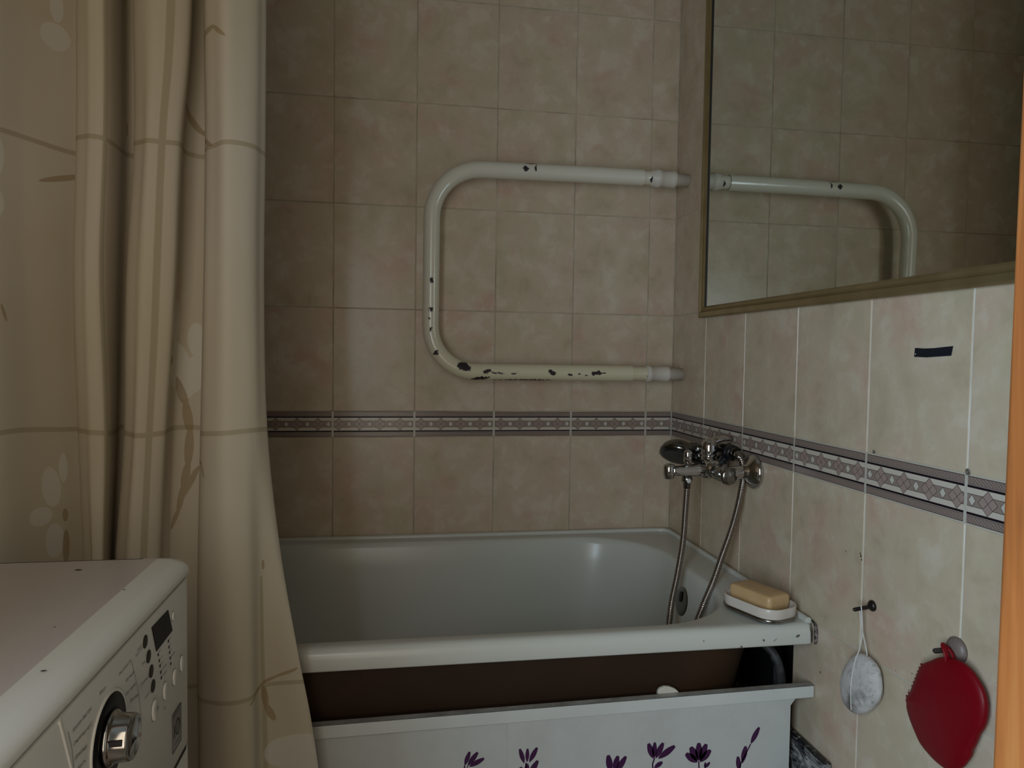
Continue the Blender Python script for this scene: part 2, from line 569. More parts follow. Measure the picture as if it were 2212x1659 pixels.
def rounded_rect(x0, x1, y0, y1, r, n=12):
    """r = radii (x0y0, x1y0, x1y1, x0y1); counter-clockwise, with straight subdivisions"""
    pts = []
    cs = [((x0 + r[0], y0 + r[0]), r[0], math.pi), ((x1 - r[1], y0 + r[1]), r[1], 1.5 * math.pi),
          ((x1 - r[2], y1 - r[2]), r[2], 0.0), ((x0 + r[3], y1 - r[3]), r[3], 0.5 * math.pi)]
    for (c, rad, a0) in cs:
        for k in range(n + 1):
            a = a0 + k / n * math.pi / 2
            pts.append((c[0] + rad * math.cos(a), c[1] + rad * math.sin(a)))
    out = []
    m = n + 1
    for i in range(4):                        # subdivide the straight parts
        seg = pts[i * m:(i + 1) * m]
        out += seg
        a = seg[-1]; b = pts[((i + 1) * m) % len(pts)]
        for k in range(1, 10):
            out.append((a[0] + (b[0] - a[0]) * k / 10, a[1] + (b[1] - a[1]) * k / 10))
    return out


def loft(mb, rings, m=0, cap_last=True, mfun=None):
    n = len(rings[0])
    base = len(mb.v)
    vs = [p for r in rings for p in r]
    fs = []
    for i in range(len(rings) - 1):
        for k in range(n):
            a = i * n + k; b = i * n + (k + 1) % n
            fs.append((a, b, b + n, a + n))
    if cap_last: fs.append(tuple((len(rings) - 1) * n + k for k in range(n)))
    mb.add(vs, fs, m, True)


TX0, TX1, TY0, TY1 = -1.50, -0.0035, -0.676, -0.003
def rr(x0, x1, y0, y1, r, z): return [(a, b, z) for a, b in rounded_rect(x0, x1, y0, y1, r)]
tub = thing('bathtub', (-0.75, -0.34, ZB), 'white enamelled bathtub with scuffed front rim set along the tiled back wall', 'bathtub')
mb = MB()
ro = (0.012, 0.012, 0.03, 0.03)
rings = []
for (off, z) in [(0.010, -0.3490), (0.001, -0.3490), (0.0, -0.3470), (0.0, -0.3300), (0.0015, -0.3235), (0.005, -0.3180), (0.010, -0.3150), (0.016, -0.3145)]:
    rings.append(rr(TX0 + off, TX1 - off * 0.4, TY0 + off, TY1 - off * 0.4, tuple(max(0.004, q - off * 0.3) for q in ro), z))
ri = (0.17, 0.19, 0.19, 0.17)
for (off, z, g) in [(0.0, -0.3150, 0.0), (0.005, -0.3165, 0.0), (0.010, -0.3210, 0), (0.014, -0.330, 0.0), (0.022, -0.37, 0.0), (0.035, -0.45, 0.0), (0.055, -0.56, 0), (0.085, -0.635, 0), (0.13, -0.675, 0), (0.19, -0.69, 0)]:
    x0 = -1.44 + off * 2.2; x1 = -0.085 - off * 0.95
    rings.append(rr(x0, x1, -0.644 + off * 0.8, -0.045 - off * 0.8, tuple(max(0.06, q - off * 0.3) for q in ri), z))
loft(mb, rings)
basin = mb.build('basin', M_TUB, tub)
# raised bead along the walls
mb = MB()
bead = [(-1.49, -0.012, -0.3125), (-0.05, -0.012, -0.3125), (-0.022, -0.016, -0.3125), (-0.011, -0.03, -0.3125), (-0.010, -0.06, -0.3125), (-0.010, -0.664, -0.3125)]
mb.tube(bead, 0.0062, 10)
mb.build('rim_bead', M_TUB, tub)
mb = MB()
rings = []
for (off, z) in [(0.0, -0.334), (0.002, -0.345), (0.004, -0.36), (0.02, -0.44), (0.045, -0.56), (0.08, -0.65), (0.14, -0.70), (0.2, -0.705)]:
    rings.append(rr(-1.47 + off * 2, -0.055 - off, -0.662 + off * 0.8, -0.02 - off * 0.8, tuple(max(0.06, q - off * 0.3) for q in (0.15, 0.15, 0.15, 0.15)), z))
loft(mb, rings)
tag(mb.build('outer_shell', M_RUST, tub), label='brown primed underside of the bathtub')
for (lx, ly) in ((-1.2, -0.5), (-0.3, -0.5), (-1.2, -0.17), (-0.3, -0.17)):
    mb = MB(); mb.tube([(lx, ly, ZB), (lx, ly, -0.60)], 0.018, 16); mb.build('leg', M_RUST, tub)
mb = MB()
ov = Vector((-0.107, -0.345, -0.386)); ax = Vector((-1, 0, 0.16))
mb.lathe(ov + Vector((0.010, 0, 0)), ax, [(0, 0.036), (0.004, 0.0365), (0.008, 0.035), (0.012, 0.030), (0.0135, 0.022), (0.0135, 0.004)], 40)
ovf = mb.build('overflow_plate', simple('tarnished_chrome', (0.20, 0.20, 0.185), 0.25, 1.0), tub)
for (dz, sz) in ((0.010, 0.012), (-0.016, 0.008)):
    mb = MB()
    c = ov + ax.normalized() * 0.0135 + Vector((0, 0, dz)) + Vector((0.010, 0, 0))
    mb.lathe(c, ax, [(0, sz), (0.0006, sz)], 24, sy=0.55)
    mb.build('slot', M_BLACK, ovf)
mb = MB(); mb.lathe((-0.30, -0.345, -0.689), (0, 0, 1), [(0, 0.034), (0.003, 0.034), (0.004, 0.028), (0.002, 0.02), (0.002, 0.002)], 32)
mb.build('drain', M_CHROME2, tub)

# thin bead of dirty putty at the rim's end against the right wall
mb = MB()
random.seed(9)
pts = [(-0.0035, -0.585 - 0.0055 * i, -0.3120 + random.uniform(-0.0006, 0.0006)) for i in range(16)]
pts += [(-0.0035, -0.6745, -0.3155), (-0.0032, -0.6765, -0.322), (-0.0030, -0.6770, -0.330), (-0.0028, -0.6772, -0.339), (-0.0030, -0.6765, -0.347), (-0.003, -0.6740, -0.3495)]
mb.tube(pts, [0.0018 + random.uniform(-0.0005, 0.0006) for _ in range(16)] + [0.0026, 0.0031, 0.0036, 0.0033, 0.0024, 0.0012], 8)
tag(mb.build('sealant', noisy('grimy_sealant', (0.02, 0.008, 0.008), (0.28, 0.22, 0.2), 130.0, 0.7, lo=0.45, hi=0.68)), 'grimy dark sealant bead between bathtub corner and right wall', 'sealant')

# ---------------------------------------------------------------- bath screen (lower front panel)
def white_panel_mat():
    n = NT('white_laminate')
    v = n.noise(n.objco(), 14.0, 5, 0.65)
    n.color(n.ramp(v, [(0.25, (0.48, 0.48, 0.455)), (0.55, (0.53, 0.535, 0.51))]))
    n.setp(rough=0.38)
    return n.mat
M_PAN = white_panel_mat()
def rail_mat():
    n = NT('white_rail_with_grime')
    co = n.objco(); g = n.n('ShaderNodeNewGeometry')
    x = n.n('ShaderNodeSeparateXYZ'); n.link(g.outputs['Normal'], x.inputs[0])
    v = n.noise(co, 25.0, 5, 0.7)
    clean = n.ramp(n.noise(co, 10.0, 3), [(0.3, (0.56, 0.57, 0.54)), (0.7, (0.62, 0.63, 0.60))])
    dirt = n.ramp(v, [(0.35, (0.16, 0.13, 0.10)), (0.65, (0.38, 0.35, 0.31))])
    up = n.math('GREATER_THAN', x.outputs[2], 0.7)
    n.color(n.mix(n.math('MULTIPLY', up, 0.8), clean, dirt)); n.setp(rough=0.4)
    return n.mat
M_RAIL = rail_mat()
SL = 0.0128
def pz(x, z): return z + SL * x
scr = thing('bath_screen', (-0.75, -0.67, ZB), 'white two-part bath panel with purple flowers closing the front under the bathtub', 'bath screen')
mb = MB()
def sbox(mb, x0, x1, y0, y1, z0, z1, m=0):
    vs = [(x, y, pz(x, z)) for z in (z0, z1) for y in (y0, y1) for x in (x0, x1)]
    mb.add(vs, [(0, 2, 3, 1), (4, 5, 7, 6), (0, 1, 5, 4), (2, 6, 7, 3), (0, 4, 6, 2), (1, 3, 7, 5)], m)
sbox(mb, -1.49, -0.0025, -0.6755, -0.6735, -0.4435, -0.4222)
sbox(mb, -1.49, -0.0025, -0.6755, -0.6620, -0.4238, -0.4222)
sbox(mb, -1.49, -0.0025, -0.6636, -0.6620, -0.4435, -0.4222)
mb.build('top_rail', M_RAIL, scr, bevel=0.0004, bseg=2)
mb = MB(); sbox(mb, -0.5425, -0.0435, -0.6722, -0.6692, -0.905, -0.4235); p_r = mb.build('sliding_panel', M_PAN, scr)
mb = MB(); sbox(mb, -1.48, -0.5385, -0.6690, -0.6660, -0.905, -0.4235); p_l = mb.build('sliding_panel', M_PAN, scr)
mb = MB(); sbox(mb, -1.49, -0.0435, -0.6755, -0.6620, -0.918, -0.900); mb.build('bottom_rail', M_PAN, scr)
mb = MB(); mb.prism([(-0.0435, -0.4435), (-0.033, -0.4435), (-0.0375, -0.449), (-0.0435, -0.457)], lambda a, b, h: (a, -0.6722 + h, b), 0.002)
mb.build('corner_bracket', M_PAN, scr)

# purple flowers printed on the panels: petals as thin printed shapes
M_PUR = simple('purple_print', (0.045, 0.006, 0.05), 0.45)
def petal(mb, bx, bz, tx, tz, w, y, flat=0.6, n=8):
    """leaf shape from base to tip, widest near the tip, blunt end"""
    d = Vector((tx - bx, tz - bz)); L = d.length; d.normalize(); nn = Vector((-d.y, d.x))
    le = []; ri = []
    for i in range(n + 1):
        t = i / n
        ww = w * (math.sin(math.pi * min(1.0, t ** 0.85) * 0.86) if flat else math.sin(math.pi * t)) * 0.5
        p = Vector((bx, bz)) + d * L * t
        le.append(p + nn * ww); ri.append(p - nn * ww)
    poly = le + ri[::-1]
    mb.add([(p.x, y, p.y) for p in poly], [(i, i + 1, 2 * n - i, 2 * n + 1 - i) for i in range(n)])
def stem(mb, pts, w, y):
    for a, b in zip(pts, pts[1:]):
        d = Vector((b[0] - a[0], b[1] - a[1])); d.normalize(); nn = Vector((-d.y, d.x)) * w / 2
        mb.add([(a[0] + nn.x, y, a[1] + nn.y), (b[0] + nn.x, y, b[1] + nn.y), (b[0] - nn.x, y, b[1] - nn.y), (a[0] - nn.x, y, a[1] - nn.y)], [(0, 1, 2, 3)])
def flower(parent, y, petals, stems):
    mb = MB()
    for p in petals: petal(mb, p[0], p[1], p[2], p[3], p[4], y)
    for s_ in stems: stem(mb, s_[0], s_[1], y)
    mb.build('printed_flower', M_PUR, parent, fixn=False)
yr = -0.6724; yl = -0.6692
flower(p_l, yl, [(-0.611, -0.519, -0.603, -0.4965, 0.0075), (-0.6065, -0.520, -0.590, -0.4985, 0.0085), (-0.604, -0.5215, -0.5795, -0.5095, 0.0085)],
       [([(-0.611, -0.5185), (-0.612, -0.56), (-0.607, -0.66)], 0.0022), ([(-0.606, -0.5195), (-0.6115, -0.55)], 0.0015)])
flower(p_r, yr, [(-0.5135, -0.5215, -0.5215, -0.4965, 0.0075), (-0.509, -0.520, -0.5085, -0.4970, 0.0065), (-0.5055, -0.5205, -0.4925, -0.4965, 0.0085),
                 (-0.507, -0.545, -0.491, -0.5185, 0.010), (-0.511, -0.547, -0.520, -0.527, 0.009), (-0.509, -0.540, -0.509, -0.522, 0.008)],
       [([(-0.511, -0.5205), (-0.509, -0.56), (-0.505, -0.68)], 0.0022)])
flower(p_r, yr, [(-0.3665, -0.549, -0.3715, -0.519, 0.0115), (-0.361, -0.548, -0.3545, -0.5215, 0.0105), (-0.357, -0.550, -0.3405, -0.5235, 0.0105)],
       [([(-0.363, -0.547), (-0.364, -0.60), (-0.358, -0.70)], 0.0022)])
flower(p_r, yr, [(-0.2925, -0.5315, -0.3015, -0.5045, 0.0105), (-0.2905, -0.531, -0.2905, -0.5035, 0.0085), (-0.288, -0.5315, -0.2755, -0.5055, 0.0105),
                 (-0.284, -0.5325, -0.2545, -0.5125, 0.0115), (-0.2905, -0.5475, -0.276, -0.5385, 0.0085)],
       [([(-0.290, -0.530), (-0.2935, -0.541), (-0.291, -0.56), (-0.296, -0.68)], 0.0026)])
flower(p_r, yr, [(-0.213, -0.5445, -0.2345, -0.5275, 0.0125), (-0.213, -0.5425, -0.226, -0.5165, 0.013), (-0.211, -0.542, -0.2115, -0.5105, 0.0125),
                 (-0.209, -0.5425, -0.198, -0.5135, 0.0125), (-0.209, -0.5445, -0.190, -0.5245, 0.0125), (-0.200, -0.5555, -0.1905, -0.546, 0.006), (-0.200, -0.5555, -0.1985, -0.545, 0.004)],
       [([(-0.211, -0.542), (-0.208, -0.58), (-0.213, -0.70)], 0.0024)])
flower(p_r, yr, [(-0.1165, -0.520, -0.1015, -0.4915, 0.0095), (-0.131, -0.553, -0.1255, -0.523, 0.0105), (-0.1365, -0.566, -0.1395, -0.540, 0.009)],
       [([(-0.1165, -0.520), (-0.1335, -0.553), (-0.142, -0.60), (-0.145, -0.70)], 0.0024)])
flower(p_r, yr, [(-0.418, -0.560, -0.4165, -0.546, 0.006)], [([(-0.418, -0.558), (-0.42, -0.68)], 0.0022)])

# little white stopper sitting behind the panel rail
mb = MB()
prof = [(-0.282, 0.0), (-0.2825, 0.004), (-0.279, 0.0085), (-0.271, 0.0115), (-0.262, 0.0105), (-0.252, 0.0065), (-0.2455, 0.001), (-0.2455, -0.002), (-0.282, -0.002)]
mb.prism(prof, lambda a, b, h: (a, -0.6615 + h, -0.4256 + b), 0.006)
mb.box(-0.280, -0.248, -0.6615, -0.6475, -0.444, -0.4276)
tag(mb.build('plastic_clip', simple('cream_plastic', (0.60, 0.55, 0.46), 0.4), bevel=0.001), 'small cream rounded plastic clip peeking above the bath panel rail', 'clip')

# pipes in the dark recess under the bath
M_GRIMYPIPE = noisy('grimy_grey_paint', (0.010, 0.009, 0.008), (0.10, 0.095, 0.09), 28.0, 0.6, lo=0.38, hi=0.62)
mb = MB(); mb.tube(catmull([(0.045, -0.48, ZB), (0.045, -0.48, -0.56), (0.043, -0.48, -0.455), (0.030, -0.475, -0.425), (0.012, -0.47, -0.41)], 6), 0.010, 16)
tag(mb.build('drain_pipe', M_GRIMYPIPE), 'grimy pale pipe bending in the dark gap under the bath rim', 'pipe', 'drain pipes under the bath')
mb = MB(); mb.tube(catmull([(0.012, -0.55, ZB), (0.012, -0.55, -0.56), (0.011, -0.55, -0.48), (0.0, -0.545, -0.43), (-0.02, -0.52, -0.40)], 6), 0.009, 16)
tag(mb.build('drain_pipe', M_GRIMYPIPE), 'darker grimy pipe left of the pale one under the bath rim', 'pipe', 'drain pipes under the bath')

# two paint-splashed boards lying along the right wall beside the panel
def grime_mat():
    n = NT('peeling_black_white_paint')
    co = n.objco()
    g = n.n('ShaderNodeNewGeometry'); x = n.n('ShaderNodeSeparateXYZ'); n.link(g.outputs['Normal'], x.inputs[0])
    mp = n.n('ShaderNodeMapping'); n.link(co, mp.inputs[0]); mp.inputs['Scale'].default_value = (1, 0.45, 1)
    v = n.noise(mp.outputs[0], 48.0, 6, 0.72, 1.2)
    side = n.ramp(v, [(0.40, (0.012, 0.012, 0.016)), (0.48, (0.16, 0.16, 0.16)), (0.58, (0.46, 0.46, 0.44))])
    top = n.ramp(n.noise(co, 75.0, 5, 0.7, 1.0), [(0.46, (0.010, 0.009, 0.011)), (0.60, (0.04, 0.04, 0.04)), (0.68, (0.5, 0.48, 0.46))])
    n.color(n.mix(n.math('GREATER_THAN', x.outputs[2], 0.6), side, top)); n.setp(rough=0.45)
    n.bump(v, 0.6, 0.002)
    return n.mat
M_GRIME = grime_mat()
mb = MB(); mb.box(-0.0185, -0.0020, -0.7345, -0.30, -0.600, -0.528)
tag(mb.build('paint_splashed_board', M_GRIME, bevel=0.005), 'black and white grimy board lying against the right wall beside the panel', 'board', 'paint splashed boards by the right wall')
mb = MB(); mb.box(-0.040, -0.0205, -0.720, -0.682, -0.66, -0.572); mb.box(-0.0405, -0.0205, -0.70, -0.682, -0.66, -0.60)
tag(mb.build('paint_splashed_board', M_GRIME, bevel=0.004), 'lower shorter grimy board in front of the taller one by the panel end', 'board', 'paint splashed boards by the right wall')

# ---------------------------------------------------------------- heated towel rail
CHIPS = [(-0.419, 0.5901, 0.0036, 0.0062, 0.3), (-0.4034, 0.6055, 0.012, 0.0018, 0), (-0.3942, 0.592, 0.0018, 0.007, 0), (-0.1006, 0.5821, 0.005, 0.005, 0.5),
         (-0.640, 0.3177, 0.0025, 0.006, 0), (-0.6425, 0.2491, 0.003, 0.004, 0), (-0.6447, 0.2273, 0.002, 0.002, 0), (-0.6412, 0.2022, 0.0025, 0.0045, 0),
         (-0.6275, 0.1475, 0.004, 0.0055, -0.6), (-0.5611, 0.1144, 0.014, 0.0085, -0.4), (-0.5041, 0.1038, 0.009, 0.0042, 0.2), (-0.4805, 0.0998, 0.014, 0.0013, -0.1),
         (-0.4387, 0.098, 0.006, 0.0014, 0), (-0.3437, 0.1016, 0.0085, 0.0042, -0.5), (-0.2995, 0.097, 0.005, 0.0018, 0), (-0.2761, 0.0984, 0.003, 0.0012, 0), (-0.2562, 0.0963, 0.003, 0.002, 0),
         (-0.2327, 0.1022, 0.011, 0.0040, 0.1), (-0.215, 0.1013, 0.008, 0.0012, 0), (-0.5196, 0.087, 0.018, 0.0030, 0.1), (-0.418, 0.0825, 0.065, 0.0016, 0.01), (-0.1017, 0.122, 0.002, 0.0025, 0), (-0.0951, 0.0966, 0.002, 0.0025, 0)]
def rail_paint():
    n = NT('chipped_cream_paint')
    co = n.objco((0, -0.07, 0.1))
    x = n.n('ShaderNodeSeparateXYZ'); n.link(co, x.inputs[0])
    nz = n.n('ShaderNodeTexNoise'); nz.inputs['Scale'].default_value = 150; nz.inputs['Detail'].default_value = 5; nz.inputs['Roughness'].default_value = 0.7
    n.link(co, nz.inputs['Vector'])
    sp = n.n('ShaderNodeSeparateColor'); n.link(nz.outputs['Color'], sp.inputs[0])
    X = n.math('MULTIPLY_ADD', n.math('SUBTRACT', sp.outputs[0], 0.5), 0.024, x.outputs[0])
    Z = n.math('MULTIPLY_ADD', n.math('SUBTRACT', sp.outputs[1], 0.5), 0.016, x.outputs[2])
    m = None
    for c in CHIPS:
        e = n.ellipse(X, Z, c[0], c[1], c[2] * 1.15 + 0.0008, c[3] * 1.1 + 0.0004, c[4], 0.2)
        m = e if m is None else n.math('MAXIMUM', m, e)
    m = n.math('MULTIPLY', m, n.math('LESS_THAN', x.outputs[1], -0.058))
    zz = n.math('MULTIPLY', x.outputs[2], 1.0)
    paint = n.ramp(zz, [(0.09, (0.68, 0.61, 0.43)), (0.16, (0.66, 0.60, 0.45)), (0.35, (0.67, 0.625, 0.51)), (0.6, (0.66, 0.615, 0.52))])
    n.color(n.mix(m, paint, (0.020, 0.010, 0.014)))
    n.setp(rough=0.22)
    n.link(n.math('MULTIPLY_ADD', m, 0.5, 0.2), n.b.inputs['Roughness'])
    n.bump(n.math('SUBTRACT', n.math('MULTIPLY', n.noise(co, 35.0, 3), 0.6), m), 0.5, 0.0012)
    return n.mat
M_RP = rail_paint()
tr = thing('towel_rail', (0, -0.07, 0.1), 'chipped cream painted pipe towel rail bent in a U on the back wall', 'towel rail')
YU, YL = -0.072, -0.062
path = []
XL = -0.6405
zt, zb = 0.5865, 0.1020
def arc(cx, cz, r, a0, a1, y, n=14):
    return [(cx + r * math.cos(math.radians(a0 + (a1 - a0) * k / n)), y, cz + r * math.sin(math.radians(a0 + (a1 - a0) * k / n))) for k in range(n + 1)]
rad = 0.0198
r1 = 0.118; r2 = 0.108
path += [(-0.120, YU, 0.5890), (-0.30, YU, 0.5885), (-0.45, YU, 0.5868)]
path += arc(XL + r1, zt - r1, r1, 90, 180, -0.070)
path += [(XL, -0.068, 0.40), (XL, -0.066, 0.30)]
path += arc(XL + r2, zb + r2, r2, 180, 270, -0.064)
path += [(-0.45, YL, 0.1018), (-0.30, YL, 0.1018), (-0.135, YL, 0.1013)]
mb = MB(); mb.tube(path, rad, 32)
mb.tube([(-0.124, YU, 0.5890), (-0.1235, YU, 0.5890), (-0.119, YU, 0.589), (-0.085, YU, 0.5893)], [0.0195, 0.0190, 0.0172, 0.0172], 32)
mb.tube([(-0.142, YL, 0.1013), (-0.137, YL, 0.1013), (-0.132, YL, 0.1013), (-0.09, YL, 0.1013)], [0.0196, 0.0190, 0.0172, 0.0172], 32)
mb.build('bent_pipe', M_RP, tr)
M_CW = simple('white_painted_fitting', (0.62, 0.57, 0.50), 0.45)
mb = MB(); mb.lathe((-0.100, YU, 0.5893), (1, 0, -0.02), [(0, 0.0172), (0.002, 0.0195), (0.010, 0.0200), (0.012, 0.0225), (0.024, 0.0228), (0.026, 0.0205), (0.056, 0.0210), (0.062, 0.0222), (0.066, 0.0185), (0.067, 0.0165), (0.0985, 0.0165)], 32)
mb.build('coupling', M_CW, tr)
mb = MB(); mb.lathe((-0.098, YL, 0.1013), (1, 0, -0.01), [(0, 0.0172), (0.002, 0.0210), (0.012, 0.0215), (0.014, 0.0190), (0.052, 0.0190), (0.054, 0.0200), (0.060, 0.0200), (0.062, 0.0165), (0.0965, 0.0160)], 32)
mb.build('coupling', M_CW, tr)

# ---------------------------------------------------------------- mirror
mr = thing('mirror', (0, -0.62, 0.24), 'large wall mirror in a thin gold frame above the border on the right wall', 'mirror')
def gold_mat():
    n = NT('aged_gold_frame')
    n.color(n.ramp(n.noise(n.objco(), 20.0, 3), [(0.3, (0.30, 0.225, 0.105)), (0.7, (0.38, 0.29, 0.15))]))
    n.setp(rough=0.34, metal=0.75)
    return n.mat
M_GOLD = gold_mat()
MY0, MY1 = -1.44, -0.178     # y range (outer)
MZ0, MZ1 = 0.2385, 1.25
fw = 0.026; fd = 0.013
mb = MB()
# profile (inward, out of wall): outer lip, slope, inner lip
def frame_side(mb, a, b, ina, inb):
    """a,b outer corners (y,z); ina,inb inward unit offsets (y,z)"""
    prof = [(0.0, 0.001), (0.0, 0.010), (0.003, 0.0135), (0.012, 0.0150), (0.015, 0.0115), (0.018, 0.0135), (0.022, 0.0120), (fw, 0.0080), (fw, 0.0060)]
    vs = []
    for (p, ina_) in ((a, ina), (b, inb)):
        for (t, h) in prof: vs.append((-h, p[0] + ina_[0] * t, p[1] + ina_[1] * t))
    n = len(prof)
    mb.add(vs, [(i, i + 1, i + 1 + n, i + n) for i in range(n - 1)])
c = [(MY1, MZ0), (MY0, MZ0), (MY0, MZ1), (MY1, MZ1)]
ins = [(-1, 1), (1, 1), (1, -1), (-1, -1)]
for i in range(4):
    j = (i + 1) % 4
    frame_side(mb, c[i], c[j], ins[i], ins[j])
mb.build('frame', M_GOLD, mr)
mb = MB(); mb.box(-0.0065, -0.0012, MY0 + 0.004, MY1 - 0.004, MZ0 + 0.004, MZ1 - 0.004)
g = NT('mirror_glass'); g.setp(color=(0.66, 0.70, 0.66, 1), rough=0.015, metal=1.0)
mb.build('mirror_glass', g.mat, mr)
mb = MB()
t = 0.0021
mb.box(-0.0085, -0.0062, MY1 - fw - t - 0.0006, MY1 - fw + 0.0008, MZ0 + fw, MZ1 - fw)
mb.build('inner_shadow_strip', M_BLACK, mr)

# ---------------------------------------------------------------- tap (mixer)
fa = thing('bath_mixer_tap', (0, -0.371, -0.09), 'chrome bath mixer tap with spout mounted on the right wall above the bathtub', 'tap')
FX, FY, FZ = -0.066, -0.371, -0.088
mb = MB()
mb.lathe((FX, FY + 0.075, FZ), (0, -1, 0), [(0, 0.0195), (0.002, 0.0205), (0.030, 0.0205), (0.034, 0.0185), (0.05, 0.0195), (0.075, 0.0235), (0.10, 0.0195), (0.114, 0.0180)], 32)
mb.lathe((FX, FY, FZ - 0.020), (0, 0, 1), [(-0.002, 0.014), (0.0, 0.018), (0.012, 0.0205), (0.022, 0.0185), (0.032, 0.0165), (0.044, 0.0170), (0.048, 0.0175)], 32)
mb.build('body', M_CHROME, fa)
mb = MB()
mb.lathe((FX, FY - 0.037, FZ - 0.003), (0.12, -1, -0.05), [(0, 0.0150), (0.004, 0.0165), (0.030, 0.0170), (0.036, 0.0160), (0.040, 0.0185), (0.048, 0.0190), (0.052, 0.016)], 10)
mb.build('union_nut', M_CHROME2, fa)
mb = MB()
mb.lathe((FX, FY, FZ + 0.0285), (0, 0, 1), [(0, 0.0175), (0.001, 0.0182), (0.010, 0.0175), (0.018, 0.0175), (0.026, 0.0150), (0.031, 0.009), (0.0325, 0.001)], 32)
cap = mb.build('lever_cap', M_CHROME, fa)
mb = MB()
mb.tube([(FX + 0.002, FY + 0.004, FZ + 0.050), (FX + 0.012, FY + 0.006, FZ + 0.056), (FX + 0.030, FY + 0.008, FZ + 0.060), (FX + 0.052, FY + 0.009, FZ + 0.060)], [0.012, 0.013, 0.012, 0.009], 16, flat=(0.5, 1.2))
mb.build('lever', M_CHROME, fa)
for s in (1, -1):
    yc = FY + 0.075 * s
    mb = MB()
    mb.lathe((-0.0005, yc, FZ + 0.002), (-1, 0, 0), [(0, 0.0350), (0.004, 0.0355), (0.008, 0.0340), (0.014, 0.0270), (0.019, 0.0200), (0.021, 0.0150), (0.030, 0.0140)], 40)
    mb.tube([(-0.028, yc, FZ + 0.002), (-0.045, yc, FZ), (-0.056, yc - 0.004 * s, FZ - 0.001), (FX, yc - 0.012 * s, FZ)], 0.0135, 20)
    mb.build('wall_escutcheon', M_CHROME, fa)
mb = MB()          # spout: tapering, slightly hollow bar
secs = []
for (x, w_, zl, zh) in [(-0.072, 0.017, -0.1075, -0.0795), (-0.085, 0.0135, -0.1075, -0.0810), (-0.105, 0.012, -0.1070, -0.0830), (-0.125, 0.0115, -0.1060, -0.0850), (-0.143, 0.011, -0.1050, -0.0865), (-0.150, 0.010, -0.1045, -0.0870)]:
    ring = []
    for k in range(20):
        a = 2 * math.pi * k / 20
        ca, sa = math.cos(a), math.sin(a)
        e = 0.45
        ring.append((x, FY + w_ * math.copysign(abs(ca) ** e, ca), (zl + zh) / 2 + (zh - zl) / 2 * math.copysign(abs(sa) ** e, sa)))
    secs.append(ring)
loft(mb, secs)
sp = mb.build('spout', M_CHROME, fa)
mb = MB()
mb.lathe((-0.154, FY, -0.0805), (0, 0, -1), [(0, 0.004), (0.001, 0.010), (0.004, 0.0122), (0.022, 0.0122), (0.024, 0.0110), (0.030, 0.0108), (0.031, 0.009)], 28)
mb.build('aerator', M_CHROME, sp)
mb = MB()
mb.lathe((-0.113, FY, -0.0835), (0, 0, 1), [(0, 0.0065), (0.006, 0.0065), (0.008, 0.0090), (0.028, 0.0088), (0.0315, 0.0070), (0.032, 0.001)], 24)
mb.build('diverter_knob', M_CHROME, sp)
mb = MB()
mb.lathe((-0.1133, FY, -0.1065), (0, 0, -1), [(0, 0.009), (0.003, 0.0120), (0.011, 0.0120), (0.014, 0.0085), (0.026, 0.0080)], 6)
hn = mb.build('hose_nut', M_CHROME2, fa)
mb = MB(); mb.lathe((-0.1140, FY - 0.0105, -0.1150), (-0.05, -1, 0), [(0, 0.0050), (0.0018, 0.0048), (0.0022, 0.002)], 16)  # small pale disc on the front of the hose nut
tag(mb.build('pale_disc', simple('pale_dot', (0.55, 0.53, 0.5), 0.4), hn), label='pale round dot on the hose nut')
mb = MB()   # hand shower cradle
mb.tube([(-0.050, FY - 0.030, FZ + 0.016), (-0.046, FY - 0.034, FZ + 0.026)], 0.009, 16)
mb.lathe((-0.030, FY - 0.012, FZ + 0.037), (0.25, -1, -0.2), [(0, 0.0145), (0.001, 0.0165), (0.020, 0.0165), (0.021, 0.0145)], 28)
mb.build('shower_cradle', M_BLACKPL, fa)

# hand shower lying on its cradle
hs = thing('hand_shower', (-0.1, -0.30, -0.09), 'chrome hand shower with dark round face resting behind the tap spout', 'hand shower')
M_HS = simple('dark_chrome', (0.16, 0.155, 0.145), 0.16, 1.0)
hc = Vector((-0.1030, -0.300, -0.0680))
hax = Vector((-0.34, -0.42, -0.84)).normalized()
mb = MB()
mb.lathe(hc - hax * 0.028, hax, [(0.0, 0.004), (0.002, 0.016), (0.007, 0.028), (0.015, 0.0370), (0.026, 0.0425), (0.034, 0.0430), (0.037, 0.0390)], 44)
mb.tube(catmull([tuple(hc + Vector((0.022, 0, 0.012))), (-0.062, -0.310, -0.056), (-0.040, -0.335, -0.050), (-0.030, -0.375, -0.050), (-0.0255, -0.412, -0.053)], 6), [0.013] * 6 + [0.0105] * 6 + [0.0110] * 6 + [0.0115] * 7, 20)
mb.build('shower_head', M_HS, hs)
mb = MB()
mb.lathe(hc + hax * 0.0075, hax, [(0, 0.0385), (0.0022, 0.0375), (0.003, 0.0330), (0.0022, 0.001)], 40)
mb.build('spray_face', M_BLACKPL, hs)

